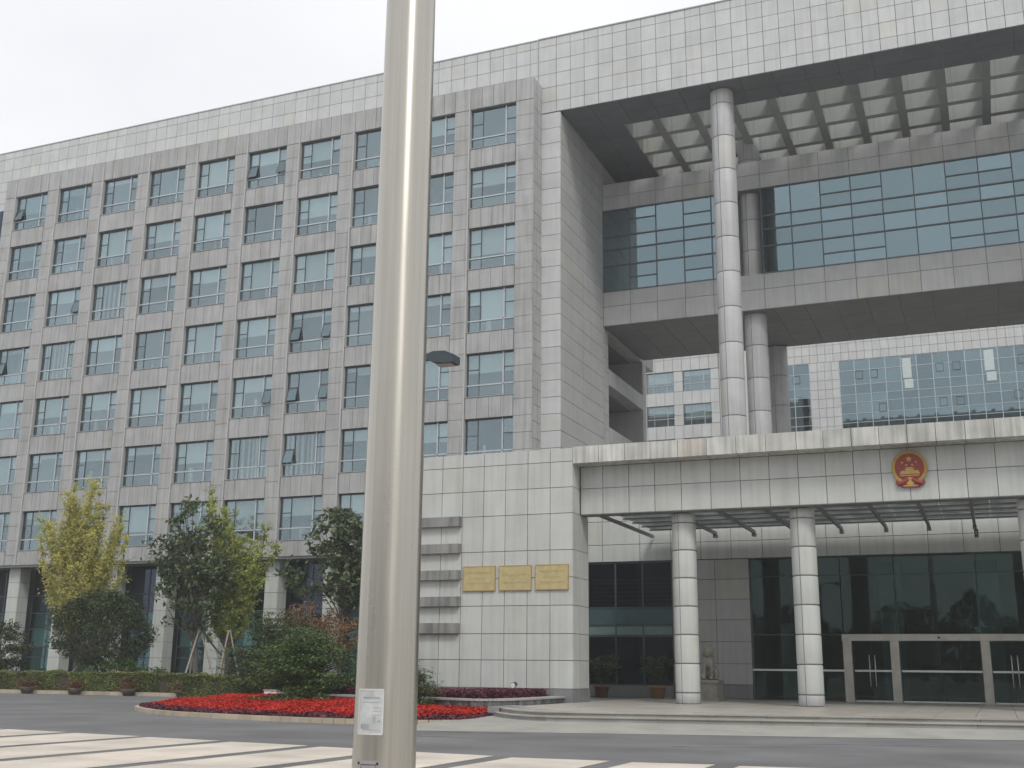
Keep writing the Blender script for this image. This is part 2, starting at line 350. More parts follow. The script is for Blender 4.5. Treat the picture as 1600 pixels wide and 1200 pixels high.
# forecourt apron, steps, platform
stepY = lambda x: 27.8 + .24*(x+9.8) + 2.9*(min(1.05, max(0, (-10.1-x)/2.9)))**2
roadY = lambda x: 26.4 + .30*(x+9.4)
mb = MB()
xs = [-13.6, -13.0, -12.4, -11.8, -11.2, -10.6, -10.0, -9.4, 0.4, 12, 30]; vs = []
for x in xs: vs += [(x, roadY(x)-.4, .005), (x, stepY(x)+.2, .2)]
mb.add(vs, [(2*i, 2*i+2, 2*i+3, 2*i+1) for i in range(len(xs)-1)])
tag(mb.build('apron', M['apron']), kind='structure')
steps = reg(bpy.data.objects.new('steps', None), (0, 30, .2)); tag(steps, kind='structure')
def step_row(off, z0, z1, depth, x0, x1, mat, par, pitch=1.2, over=.0):
    xq = [x0+.3*i for i in range(10)]; n = int((x1-xq[-1])/pitch); xq = xq[:-1]+[xq[-1]+(x1-xq[-1])*i/n for i in range(n+1)]
    for i in range(len(xq)-1):
        g_ = .006 if xq[i] > x0+2.5 or i % 3 == 0 else .0005
        a = xq[i]+g_; b = xq[i+1]-.0005; mb = MB(); j = random.uniform(-.004, .004)
        ya, yb = stepY(a)+off+j, stepY(b)+off+j
        mb.add([(a,ya,z0),(b,yb,z0),(b,yb+depth,z0),(a,ya+depth,z0),(a,ya,z1),(b,yb,z1),(b,yb+depth,z1),(a,ya+depth,z1)], [(0,3,2,1),(4,5,6,7),(0,1,5,4),(1,2,6,5),(2,3,7,6),(3,0,4,7)])
        mb.build('step', mat, par)
step_row(.02, .15, .27, .45, -13.0, 20, M['step_stone'], steps)
step_row(-.02, .27, .30, .48, -13.0, 20, M['paving'], steps)
step_row(.42, .30, .37, .5, -12.9, 20, M['step_stone'], steps)
step_row(.38, .37, .40, .6, -12.9, 20, M['paving'], steps)
mb = MB(); mb.add([(-13.1,stepY(-13.1)+.9,.385),(-12.3,stepY(-12.3)+.9,.385),(-11.2,stepY(-11.2)+.9,.385),(-10.1,stepY(-10.1)+.9,.385),(20,stepY(20)+.9,.385),(20,46.2,.385),(-16.5,46.2,.385),(-16.5,38,.385),(-13.1,38,.385)], [tuple(range(9))]); 
plat = tag(mb.build('platform', M['joint']), kind='structure')
for i in range(34):                                  # paving slabs, visible at a grazing angle
    for k in range(18):
        x0 = -13+i*.95; y0 = 27.6+k*1.02
        xm = x0+.5
        ym = max(stepY(x0+.95), stepY(x0))+.95
        if y0 < ym: y0 = ym
        y1 = 27.6+(k+1)*1.02
        if y1-y0 < .1 or x0 > 9: continue
        unit_box('slab', M['paving'], plat, x0+.008, x0+.942, y0+.008, min(y1, 45.9)-.008, .38, .4)
MB().box(-13.2, -12.85, 30.0, 31.9, 0, .42).build('cheek_wall', M['concrete'], steps)
# lawn strip behind the kerb
sheet('lawn', M['lawn'], -140, -17, 43.25, 54.4, .13, 2, 2)
kb = reg(bpy.data.objects.new('kerb', None), (-60, 43, .1)); tag(kb, kind='structure')
for i in range(62):
    x0 = -75+i*.95; unit_box('kerb_stone', M['kerb'], kb, x0+.012, x0+.938, 43.0+random.uniform(-.01,.01), 43.25, 0, .26)

# ------------------------------------------------------------------ office wing
TOPS = [32.62-3.64*k for k in range(7)]; WH = 2.47; WX = [-59.77+3.822*k for k in range(10)]; WW = 2.83
XL, XR, YW, YF = -60.78, -21.47, 54.0, 55.3
wing = thing('office_wing', (-41, 55, 0), 'long seven-row office block of grey-brown stone with a grid of square windows', 'building')
cl = Clad(wing)
ws = M['wing_stone']
mb = MB()                                            # structural wall behind the stone
mb.box(XL+.06, XR-.06, YW+.05, YW+.42, 33.95-1.33-.0, 33.93)
for k, tz in enumerate(TOPS):
    zb = tz-WH; zn = (TOPS[k+1] if k < 6 else 7.43)
    mb.box(XL+.06, XR-.06, YW+.05, YW+.42, zn, zb)
    xs_ = [XL+.06]+[v for x in WX for v in (x, x+WW)]+[XR-.06]
    for i in range(0, len(xs_), 2): mb.box(xs_[i], xs_[i+1], YW+.05, YW+.42, zb, tz)
mb.build('wall', M['joint'], wing)
MB().box(XL+.1, XR-.1, YW+1.05, YW+1.2, 7.45, 33.9).build('inner_wall', M['room'], wing)
mb = MB()
for k in range(8): mb.box(XL+.1, XR-.1, YW+.42, YW+1.05, 33.9-k*3.64-.98, 33.9-k*3.64-.1)
for x in WX: mb.box(x-.7, x-.3, YW+.42, YW+1.05, 7.45, 33.9)
mb.build('floor_slab', M['room'], wing)
MB().box(-63, -23.5, YF+.1, 71, 7.45, 36.9).build('core', M['body'], wing)
# cladding
allx = [XL]
for x in WX: allx += [x-.09, x+WW+.0]
allx.append(XR)
tz = TOPS[0]
edges_x = [XL] + [v for x in WX for v in (x, x+WW/4, x+WW/2, x+3*WW/4, x+WW)] + [XR]
cl.front(edges_x, [tz+.02, 33.95], YW, ws)
for k, tz in enumerate(TOPS):
    zb = tz-WH; zn = (TOPS[k+1] if k < 6 else 7.43)
    for x in WX:
        cl.front([x+.03+(WW-.06)*i/4 for i in range(5)], [zn, zb-.01], YW, ws, gap=.02)
    prs = [(XL, WX[0]-.1)]+[(WX[i]+WW, WX[i+1]-.1) for i in range(9)]+[(WX[9]+WW, XR)]
    for a, b in prs:
        zz = [zn]+[tz-.0-(3.64/4)*j for j in (3,2,1) if tz-(3.64/4)*j > zn+.3]+[tz]
        cl.front([a, b], zz, YW, ws, gap=.022)
# left jamb faces, head and sill linings, pale vertical fins
fin = MB(); sill = MB()
for k, tz in enumerate(TOPS):
    for x in WX:
        sill.box(x+.015, x+WW-.015, YW-.03, YW+.3, tz-WH-.0, tz-WH+.03)
tag(sill.build('sill', ws, wing), kind='stuff')
for x in WX:
    f = MB(); f.box(x-.1, x-.03, YW-.035, YW+.05, 7.43, 33.6); f.build('fin', M['fin'], wing)
# right end and left end returns of the proud block
cl.side([YW+.06, YF], rngf(8.7, 33.95, .91), XR, ws, th=.04)
MB().box(XR-.3, XR-.045, YW+.06, YF+.1, 7.45, 33.93).build('end_wall', M['joint'], wing)
MB().box(XL+.02, XR-.02, YW+.02, YF+.1, 33.955, 33.99).build('ledge', ws, wing)
# parapet above: pale stone, two and a half rows
zr = [33.99, 34.71, 35.58, 36.49, 36.99]
ls = M['light_stone']
cl.front([-66.1+.8435*i for i in range(53)]+[-21.72], zr, YF, ls)
MB().box(-66.2, -21.73, YF+.05, YF+.6, 33.5, 36.97).build('parapet', M['joint'], wing)
MB().box(-66.2, -21.73, YF-.03, YF+.7, 36.99, 37.06).build('parapet_cap', M['box_stone'], wing)
# left annex of the block, set back
MB().box(-75, -62.0-.0, YF+.3, 60, 7.4, 33.5).build('annex_wall', M['joint'], wing)
cl.front([-66.1, -64.9, -63.9, -62.9, -61.85, XL], rngf(7.43, 33.99, .91), YF+.0, ls)
MB().box(-66.2, XL, YF+.05, YF+.3, 7.43, 33.99).build('annex_backing', M['joint'], wing)
for k in range(6): unit_box('pane', M['glass_navy'], wing, -65.5, -61.9, YF-.03, YF-.01, 30.1-3.64*k, 32.5-3.64*k)
# windows
M['glass_w'] = M['glass_win']
fm = MB()      # members that catch the light: their brightness is put into a paler colour
fm.box(0, WW, -.03, .05, .665, .735); fm.box(2.12, 2.19, -.03, .05, 0, WH); fm.box(0,WW,-.01,.05,0,.05)
pale_me = None
fd = MB()  # rest of the same frame: its shade is put into a darker colour
fd.box(0, WW, 0, .06, WH-.07, WH); fd.box(0, .05, 0, .06, .05, WH-.07); fd.box(WW-.04, WW, 0, .06, .05, WH-.07)
fd.box(.70, .74, .002, .05, .735, WH-.07); fd.box(.05, .70, .004, .05, 1.55, 1.60); fd.box(2.19, WW-.04, .004, .05, 1.60, 1.65); fd.box(.71,.735,.006,.05,.05,.665)
def raw_mesh(mb, name, mats, split=None):
    me = bpy.data.meshes.new(name); me.from_pydata(mb.v, [], mb.f)
    for q in mats: me.materials.append(q)
    if split is not None:
        for i, p in enumerate(me.polygons): p.material_index = 0 if i < split else 1
    return me
both = MB(); both.v = list(fm.v); both.f = list(fm.f); ns = len(fm.f)
both.add(fd.v, fd.f); nd = len(both.f)
jb = MB().box(-.02, .004, -.18, .1, 0, WH).box(WW-.004, WW+.02, -.18, .1, 0, WH); both.add(jb.v, jb.f)
frame_me = raw_mesh(both, 'window_frame', [M['alu'], M['frame_dark'], ws], ns)
for p_ in frame_me.polygons:
    if p_.index >= nd: p_.material_index = 2
small = MB()
for (a, b, c_, d_) in ((.05,.70,.75,1.55),(.05,.70,1.60,2.40),(2.19,2.79,.75,1.60),(2.19,2.79,1.65,2.40),(.05,.70,.06,.66),(2.19,2.79,.06,.66)):
    small.box(a, b, .03, .036, c_, d_)
OPEN = {(0,0,'L'),(1,2,'R'),(5,0,'L'),(6,3,'L'),(6,3,'R'),(5,4,'R'),(6,4,'L'),(6,4,'R'),(6,5,'L'),(0,3,'L'),(5,0,'R'),(4,6,'R'),(2,6,'R')}
BL = {}
smalls = MB()
for ci, x in enumerate(WX):
    for k, tz in enumerate(TOPS):
        base = (x, YW+.2, tz-WH)
        w = bpy.data.objects.new('window', frame_me); reg(w, base, wing)
        unit_box('pane', M['glass_win'], w, x+.74, x+2.12, YW+.23, YW+.236, tz-WH+.735, tz-.07)
        unit_box('pane', M['glass_win'], w, x+.735, x+2.12, YW+.23, YW+.236, tz-WH+.05, tz-WH+.665)
        for side, cells in (('L', (.05,.70,.75,1.55)), ('R', (2.19,2.79,.75,1.60))):
            if (ci, k, side) in OPEN:
                c = MB(); wd = cells[1]-cells[0]; ht = cells[3]-cells[2]
                c.box(0, wd, 0, .03, -ht, -ht+.04); c.box(0, wd, 0, .03, -.04, 0); c.box(0, .04, 0, .03, -ht+.04, -.04); c.box(wd-.04, wd, 0, .03, -ht+.04, -.04)
                cas = c.build('casement', M['frame_dark'], w, center=False)
                cas.location = (cells[0], -.02, cells[3]); WL[cas.name] = Vector(base)+Vector(cas.location)
                pn = bpy.data.meshes.new('casement_pane'); q = MB().box(.04, wd-.04, .012, .018, -ht+.04, -.04); pn.from_pydata(q.v, [], q.f); pn.materials.append(M['glass_box'])
                # glazing is joined to the sash so that they swing together
                bm_ = bmesh.new(); bm_.from_mesh(cas.data); nf = len(bm_.faces); bm_.from_mesh(pn); bm_.to_mesh(cas.data); bm_.free(); cas.data.materials.append(M['glass_box'])
                for i_, p_ in enumerate(cas.data.polygons): p_.material_index = 1 if i_ >= nf else 0
                cas.rotation_euler = (math.radians(-14), 0, 0)
            else:
                smalls.box(x+cells[0], x+cells[1], YW+.23, YW+.236, tz-WH+cells[2], tz-WH+cells[3])
        for a, b, c_, d_ in ((.05,.70,1.60,2.40),(2.19,2.79,1.65,2.40),(.05,.70,.06,.66),(2.19,2.79,.06,.66)):
            smalls.box(x+a, x+b, YW+.23, YW+.236, tz-WH+c_, tz-WH+d_)
        # roller blinds and curtains
        r = random.random()
        if r < .08:
            xx = x+.05
            while xx < x+WW-.1:
                wv = random.uniform(.10,.2); unit = unit_box('curtain', M['curtain'], w, xx, min(xx+wv*.92, x+WW-.05), YW+.36+random.uniform(0,.05), YW+.39+.05, tz-WH+.1, tz-.08); xx += wv*2.2
        else:
            hs = [random.choice((.25,.45,.6,.8,1.0,1.2,1.5,1.6,1.65,0))]*3
            if random.random() < .35: hs = [h*random.choice((.5,1,1)) for h in hs]
            for (a, b), h in zip(((.06,.72),(.74,2.1),(2.2,2.78)), hs):
                if h > .1: unit_box('blind', M['blind'], w, x+a, x+b, YW+.37, YW+.38, tz-.06-h, tz-.06)
        if random.random() < .55:            # things standing at the window inside
            a = random.uniform(.8, 1.9); unit_box('curtain', M['curtain'], w, x+a, x+a+random.uniform(.03,.3), YW+.5, YW+.56, tz-WH+.05, tz-WH+random.uniform(.4,1.3))
tag(smalls.build('pane', M['glass_win'], wing), kind='stuff')
# ground floor: columns and recessed glazing
MB().box(XL, XR, YW+.06, 55.5, 7.30, 7.43).build('soffit', M['soffit2'], wing)
CX = [-60.2]+[x+WW+.5 for x in WX]
for x in CX[:-1]:
    c = unit_box('column', M['joint'], wing, x-.40, x+.40, 54.55, 55.3, .1, 7.3)
    for a in np.arange(.1, 7.2, .9): cl.add(x-.44, x+.44, 54.5, 55.35, a+.01, min(a+.9, 7.3)-.012, M['podium_stone'])
GY = 55.75
for i in range(len(CX)-1):
    x0, x1 = CX[i]+.44, CX[i+1]-.44
    if x1 > -22: continue
    for (a, b, nm, mm) in ((.1,.45,'plinth','dark_granite'),(.5,1.9,'pane','glass_teal'),(1.95,2.5,'pane','glass_teal'),(2.6,3.55,'pane','glass_teal'),(3.65,4.55,'pane','glass_teal'),(4.6,5.6,'pane','glass_navy'),(5.7,7.28,'pane','glass_navy')):
        for h in (0, 1):
            xa = x0+(x1-x0)*h/2+.03; xb = x0+(x1-x0)*(h+1)/2-.03
            unit_box(nm, M[mm], wing, xa, xb, GY, GY+.02, a, b)
    mb = MB()
    for z in (.47, 1.92, 2.55, 3.6, 4.575, 5.65): mb.box(x0, x1, GY-.03, GY+.05, z-.035, z+.035)
    for xx in (x0+.02, (x0+x1)/2, x1-.02): mb.box(xx-.03, xx+.03, GY-.04, GY-.031, .1, 7.3)
    mb.build('mullion', M['frame_dark'], wing)
    unit_box('blind', M['teal2'], wing, x0, x1, GY+.25, GY+.27, .5, 2.5); unit_box('blind', M['blind'], wing, x0, x1, GY+.25, GY+.27, 2.6, 3.55); unit_box('spandrel', M['teal2'], wing, x0, x1, GY+.25, GY+.27, 3.65, 4.55)
    if i in (1,):
        unit_box('curtain', M['curtain'], wing, x0+.5, x0+1.2, GY+.2, GY+.24, 4.7, 5.55); unit_box('curtain', M['curtain'], wing, x0+1.35, x0+2.2, GY+.2, GY+.24, 4.7, 5.55)
MB().box(-75, -19.6, 57.5, 57.6, 0, 7.4).build('back_wall', M['dark_room'], wing)
MB().box(-75, -19.6, 55.5, 57.5, 7.30, 7.42).build('ceiling', M['room'], wing)
cl.done()

# ------------------------------------------------------------------ gateway: pale frame with open grid roof
XP0, XP1 = -21.70, -20.35
gate = thing('entrance_gateway', (-2, 60, 0), 'tall pale stone gateway frame with open coffered roof grid and giant round columns', 'building')
cg = Clad(gate)
XE = 16.2
vx = [-21.70] + [-20.60+.841*i for i in range(44)] + [XE]
zr = [32.27, 32.95, 33.85, 34.71, 35.58, 36.49, 37.0]
cg.front(vx, zr, YF-.02, ls)
MB().box(-21.69, XE, YF+.03, 56.2, 32.32, 36.98).build('lintel', M['joint'], gate); MB().box(-21.69, XE, 56.21, 58.25, 32.32, 33.4).build('lintel_shelf', M['beam_stone'], gate)
MB().box(-21.72, XE, YF-.06, 56.3, 37.0, 37.07).build('parapet_cap', M['box_stone'], gate)
MB().box(-21.76, -21.705, YF-.05, YF+.02, 32.2, 37.02).build('movement_joint', M['alu'], gate)
MB().box(-21.69, -20.34, 56.22, 74, 32.26, 36.9).build('roof_edge', M['side_stone'], gate)
# soffit panels
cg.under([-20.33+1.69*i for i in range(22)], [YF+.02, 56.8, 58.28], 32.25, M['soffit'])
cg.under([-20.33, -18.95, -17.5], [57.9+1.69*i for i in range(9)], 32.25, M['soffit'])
MB().box(-20.33, -17.5, 57.95, 72, 32.30, 33.9).build('roof_edge', M['joint'], gate)
# grid beams, open to the sky above
for i in range(16):
    x = -15.62+2.2*i - .225
    if x > XE-1: break
    MB().box(x, x+.45, 58.3, 73.5, 32.25, 33.7).build('grid_beam', M['beam_stone'], gate)
xb = [-17.5]+[-15.62+2.2*i for i in range(15)]
for k in range(6):
    y0 = 60.05+2.23*k
    for i in range(len(xb)-1):
        a = xb[i]+(.0 if i == 0 else .225)+.002; b = xb[i+1]-.225-.002
        if b > XE-1: break
        m0 = a+.22*(b-a) if False else a+.25
        cross = MB().box(a, b, y0, y0+.42, 32.27, 33.7).build('cross_beam', M['beam_stone'], gate)
        unit_box('joint', M['joint'], cross, m0, m0+.02, y0-.004, y0, 32.3, 33.7)
# left pillar and its side wall
cg.front([XP0+.08, XP1-.0], [8.2+.9235*i for i in range(27)][:26]+[32.24], YF, ls)
MB().box(XP0+.02, XP1-.055, YF+.055, 62.85, 7.5, 32.24).build('pillar', M['joint'], gate)
ss = M['side_stone']
for ys, zs in (([YF+.055+ (62.8-YF-.055)*i/2 for i in range(3)], [8.2+.9235*i for i in range(26)]+[32.2]),):
    cg.side(ys, zs, XP1, ss, jit=.003)
# wall continuing under the bridge, with two stacked openings
for (ya, yb, za, zb) in ((62.85,63.7,8.2,21.55),(71.1,71.9,8.2,21.55),(63.7,71.1,18.2,19.2),(63.7,71.1,8.2,15.6)):
    cg.side(rngf(ya, yb, 3.7), rngf(za, zb, .92), XP1, ss, jit=.003)
for (ya, yb, za, zb) in ((62.85,63.7,7.5,21.5),(71.1,71.9,7.5,21.5),(63.7,71.1,18.2,19.2),(63.7,71.1,7.5,15.6)):
    MB().box(XP1-.8, XP1-.055, ya+.01, yb-.01, za+.02, zb-.02).build('side_wall', ss, gate)
# the pillar core was drawn solid up to the bridge only
# wall going on beside and above the bridge
MB().box(XP1-.8, XP1-.055, 62.86, 74, 21.52, 36.9).build('side_wall', ss, gate); cg.side([62.9, 66.6, 70.3], [30.9, 31.8, 32.2], XP1, ss)
MB().box(-23.5, XP1-.81, 62.86, 71.9, 21.52, 36.9).build('core', ss, gate)
# recess behind the openings
RX = -23.4
gp = MB(); gp.box(RX-.1, RX, 63.5, 71.9, 8.2, 21.5); gp.build('recess_wall', M['dark_room'], gate)
for (za, zb) in ((15.6,18.2),(19.2,21.5)):
    MB().box(RX, XP1-.8, 71.1, 71.3, za, zb).build('recess_wall', ss, gate)
    for i in range(3): unit_box('pane', M['glass_navy'], gate, RX+.02, RX+.05, 63.9+2.4*i, 66.2+2.4*i, za+.1, zb-.1)
    MB().box(RX, XP1-.8, 63.6, 71.1, zb-.02, zb+.3).build('recess_ceiling', M['soffit2'], gate)
# giant round columns, built of stone drums
def drum_mesh(r, h, groove=.02, n=40, name='drum'):
    mb = MB(); prof = [(r-.03, 0), (r-.004, .012), (r, .03), (r, h-.03), (r-.004, h-.012), (r-.03, h)]
    for s in range(2):
        a0 = math.pi*s+.03+math.radians(75); a1 = math.pi*(s+1)-.03+math.radians(75)
        mb.lathe((0,0,0), prof, n//2, True, a0, a1)
        for aa, sg in ((a0,1),(a1,-1)):
            vs = [((rr-d)*math.cos(aa), (rr-d)*math.sin(aa), z) for rr, z in prof for d in (0,.06)]
            mb.add(vs, [((2*i,2*i+1,2*i+3,2*i+2) if sg < 0 else (2*i,2*i+2,2*i+3,2*i+1)) for i in range(len(prof)-1)])
    me = bpy.data.meshes.new(name); me.from_pydata(mb.v, [], mb.f); me.polygons.foreach_set('use_smooth', mb.sm); return me
def round_column(par, x, y, r, z0, z1, dh, mat, base=None, ph=0):
    core = MB(); core.lathe((x, y, z0), [(r-.035, 0), (r-.035, z1-z0)], 24); co = core.build('column', M['joint'], par)
    key = (r, round(dh,3), mat.name)
    if key not in drums: drums[key] = drum_mesh(r, dh-.03); drums[key].materials.append(mat)
    z = z1-ph if ph else z1
    zs = []
    if ph: zs.append((z1-ph, ph))
    while z-dh > z0-.01: z -= dh; zs.append((z, dh))
    if z-z0 > .1: zs.append((z0, z-z0))
    for zb, h in zs:
        o = bpy.data.objects.new('drum', drums[key]); reg(o, (x, y, zb+.015), co)
        if abs(h-dh) > .01: o.scale = (1, 1, (h-.03)/(dh-.03))
        if base and zb < z0+.01: o.data = o.data.copy(); o.data.materials.clear(); o.data.materials.append(base)
drums = {}
M['column_stone'] = stone('column_stone', (.47,.47,.475), var=.03, mott=.06, streak=.12)
for x in (-11.42, 7.3):
    round_column(gate, x, 56.6, .625, 8.3, 32.24, 1.93, M['column_stone'], ph=.85)
    round_column(gate, x, 63.95, .64, 8.3, 33.5, 1.93, M['column_stone'], ph=.3)
    round_column(gate, x, 71.0, .64, 8.3, 21.55, 1.93, M['column_stone'])
# right pillar (outside the photograph, closes the frame)
MB().box(14.85, XE, YF+.02, 72, 7.5, 32.2).build('pillar', M['light_stone'], gate)
cg.done()

# ------------------------------------------------------------------ glass bridge between the wings
br = thing('glass_bridge', (-2, 66, 21.6), 'raised storey with blue curtain-wall glass spanning between the wings under the grid roof', 'building')
cb = Clad(br)
YG = 62.8
bs = M['box_stone']
mull = [-20.35, -18.64, -16.97, -15.27, -13.58]; mullR = [-10.62]+[-8.93+1.69*i for i in range(15)]
bx = mull + [-12.2, -10.62] + mullR[1:]
cb.front(bx, [29.07, 29.95, 30.82], YG, bs); cb.front(bx, [21.62, 22.82, 23.77], YG, bs)
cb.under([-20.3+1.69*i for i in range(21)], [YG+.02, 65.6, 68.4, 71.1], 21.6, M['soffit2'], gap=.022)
BX1 = 14.8
MB().box(-20.34, BX1, YG+.05, 71.05, 29.1, 30.8).build('roof', M['joint'], br)
MB().box(-20.34, BX1, YG+.05, 71.05, 21.65, 23.75).build('floor', M['joint'], br)
MB().box(-20.34, BX1, 70.4, 71.0, 23.76, 29.09).build('back_wall', M['box_stone'], br)
MB().box(-20.34, BX1, YG+2.6, YG+2.7, 23.76, 29.09).build('partition', M['dark_room'], br)
zt = [23.77, 25.40, 26.45, 27.30, 29.03]
def curtain(par, xs, zs, y, gm, fmx, vents=(), th=.05):
    for i in range(len(xs)-1):
        for k in range(len(zs)-1):
            cells = [(zs[k], zs[k+1])]
            if (i, k) in vents: zc = vents[(i, k)]; cells = [(zs[k], zc), (zc, zs[k+1])]
            for a, b in cells: unit_box('pane', gm, par, xs[i]+.03, xs[i+1]-.03, y+.04+random.uniform(0,.006), y+.05, a+.03, b-.03)
            if len(cells) == 2: unit_box('transom', fmx, par, xs[i]+.03, xs[i+1]-.03, y, y+.06, zc-.035, zc+.035)
    for x in xs: unit_box('mullion', fmx, par, x-.03, x+.03, y-.01, y+.08, zs[0], zs[-1])
    for z in zs: unit_box('transom', fmx, par, xs[0], xs[-1], y-.015, y+.07, z-.04, z+.04)
vl = {}
for i in (1, 3): vl[(i, 3)] = 28.12; vl[(i, 0)] = 24.55
vl.pop((1,3)); vl[(1,3)] = 28.3
curtain(br, mull+[-12.35], zt, YG, M['glass_box'], M['frame_dark'], vl)
vr = {}
for i in (2, 3, 6, 7, 10, 11): vr[(i, 3)] = 28.12; vr[(i, 0)] = 24.5
curtain(br, mullR, zt, YG, M['glass_box'], M['frame_dark'], vr)
MB().box(-12.3, -10.66, YG+1.3, YG+1.35, 23.77, 29.07).build('niche_wall', M['box_stone'], br)
cb.done()

# ------------------------------------------------------------------ entrance portico
ps = M['podium_stone']
por = thing('entrance_portico', (-2, 42, .4), 'low pale stone entrance porch with three visible round columns, coping and glazed lobby', 'building')
cp = Clad(por)
PZ = [.83, 1.74, 2.61, 3.54, 4.47, 5.39, 6.63, 7.52, 8.41, 8.88]
PX = [-19.5, -18.71, -17.91, -17.10, -16.28, -15.45, -14.61, -13.78, -12.95]
cp.front(PX, PZ, 36.4, ps, gap=.022); cp.front(PX, [.3, .83], 36.37, M['dark_granite'], gap=.012)
cp.side([36.45, 37.15, 38.0], PZ[:7], -12.95, ps, gap=.02); cp.side([36.45, 37.1], PZ[6:9], -12.95, ps, gap=.02); cp.side([36.42, 38.0], [.4,.83], -12.92, M['dark_granite'], gap=.012)
MB().box(-19.48, -12.99, 36.45, 38.0, .2, 8.86).build('pier', M['joint'], por)
MB().box(-19.5, -19.2, 38.0, 54, .1, 8.6).build('side_wall', ps, por)
MB().box(-15.95, -12.97, 38.001, 38.02, .4, 6.64).build('pier_back', ps, por)
# five projecting weathered slabs
for za, zb in ((6.65,6.31),(5.70,5.37),(4.78,4.45),(3.87,3.54),(2.97,2.62)):
    unit_box('projecting_slab', M['slab_stone'], por, -19.5, -17.12, 36.22, 36.41, zb, za)
# coping
CPX = [-12.95, -12.02, -11.09, -10.2, -9.26, -8.29, -7.32, -6.36, -5.39, -4.55, -3.69, -2.86, -2.03, -1.2, -.36, .46, 1.30, 2.15, 3.0, 3.85, 4.7, 5.55, 6.4, 7.25, 8.1, 9.0]
for i in range(len(CPX)-1):
    a, b = CPX[i]+.008, CPX[i+1]-.008; j = random.uniform(0, .008)
    cp.add(a, b, 36.38+j, 37.2, 8.32, 8.90, M['coping_stone'])
MB().box(-19.5, 14, 46.0, 62.8, 8.36, 8.6).build('roof', M['joint'], por); MB().box(-19.5, 9.0, 37.21, 37.9, 8.36, 8.88).build('coping_back', M['coping_stone'], por)
# beam
BXs = [-12.93, -12.12, -11.19, -10.28, -9.36, -8.36, -7.37, -6.42, -5.49, -4.62, -3.76, -2.93, -2.09, -1.26, -.43, .42, 1.27, 2.12, 3.0, 3.9, 4.8, 5.7, 6.6, 7.5, 8.6]
cp.front(BXs, [6.65, 7.54, 8.31], 37.15, ps, gap=.02)
MB().box(-12.97, 8.6, 37.2, 37.75, 6.67, 8.34).build('beam', M['joint'], por)
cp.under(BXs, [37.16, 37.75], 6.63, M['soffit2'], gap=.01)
for x in (-9.51, -5.55, 1.30, 5.3): round_column(por, x, 37.95, .40, .4, 6.62, .925, ps, base=M['box_stone'], ph=.32)
MB().box(8.7, 15, 36.4, 38, .2, 8.88).build('pier', ps, por)
# inner wall
YI = 46.0
IX = [-15.75+.93*i for i in range(28)]
IX = [-16.2, -15.05, -13.42, -12.1, -10.85, -9.6, -8.35, -7.1, -5.85, -4.6, -3.35, -2.1, -.85, .4, 1.65, 2.9, 4.15, 5.4, 6.65, 8.0]
cp.front(IX, [5.86, 6.57, 7.55, 8.34], YI, ps, gap=.022)
MB().box(-17, 14, YI+.05, YI+.4, 5.9, 8.34).build('inner_beam', M['joint'], por)
cp.front([-12.08, -10.3, -8.93], [.95, 1.75, 2.6, 3.45, 4.25, 5.05, 5.84], YI-.0, M['box_stone'], gap=.022); cp.front([-12.08, -8.93], [.4, .95], YI-.04, M['dark_granite'])
MB().box(-12.06, -8.95, YI+.05, YI+.6, .4, 5.85).build('inner_pier', M['joint'], por)
# left glazing
MB().box(-16.5, -12.1, YI-.02, YI+.3, .4, .86).build('sill_wall', M['dark_granite'], por)
for (x0, x1) in ((-16.4,-15.75),(-15.7,-14.55),(-14.5,-13.38),(-13.33,-12.12)):
    for za, zb, g in ((.9,2.78,'glass_navy'),(2.86,3.22,'glass_dark'),(3.28,3.94,'glass_dark'),(4.0,5.8,'glass_navy')):
        unit_box('pane', M[g], por, x0, x1, YI+.1, YI+.12, za, zb)
    unit_box('spandrel', M['teal'], por, x0, x1, YI+.07, YI+.09, 3.29, 3.93); unit_box('spandrel', M['teal2'], por, x0, x1, YI+.07, YI+.09, 2.87, 3.21)
mb = MB()
for x in (-15.72, -14.52, -13.35, -12.1): mb.box(x-.035, x+.035, YI+.06, YI+.16, .86, 5.85)
for z in (.88, 2.82, 3.25, 3.97, 5.82): mb.box(-16.4, -12.1, YI+.055, YI+.15, z-.03, z+.03)
mb.build('mullion', M['frame_dark'], por)
for i, z in enumerate(np.arange(4.1, 5.2, .17)): unit_box('louvre', M['metal_strut'], por, -15.6, -12.2, YI+.35, YI+.5, z, z+.05)
MB().box(-18, -9, 50, 50.1, .3, 8).build('room_wall', M['dark_room'], por)
# lobby glazing and doors
LX = [-8.93, -6.9, -5.41]; 
for a, b in ((-8.9,-6.95),(-6.9,-5.45),(-5.4,-3.45),(-3.4,-.55),(-.5,1.35),(1.4,3.6),(3.65,8.5)):
    unit_box('pane', M['glass_dark'], por, a, b, YI+.1, YI+.12, 2.9, 5.1); unit_box('pane', M['glass_dark'], por, a, b, YI+.1, YI+.12, 5.14, 5.84)
for a, b in ((-8.9,-6.95),(-6.9,-5.43),(2.0,4.2),(4.25,8.5)): unit_box('pane', M['glass_dark'], por, a, b, YI+.1, YI+.12, .45, 2.84)
mb = MB()
for x in (-8.9, -6.92): mb.box(x-.03, x+.03, YI+.05, YI+.17, .4, 5.84)
for z in (5.12, 2.87): mb.box(-8.9, 8.5, YI+.13, YI+.17, z-.015, z+.015)
mb.build('mullion', M['frame_dark'], por)
for a, b in ((-8.9,-5.45),(-5.05,-3.72),(-3.36,-.58),(-.23,1.28),(1.7,5)): MB().box(a, b, YI-.12, YI-.06, 1.49, 1.56).build('rail', M['steel_rail'], por)
ent = MB(); ent.box(-5.43, 1.62, YI-.45, YI+.2, 2.62, 2.86); entr = ent.build('door_canopy', M['door_frame'], por)
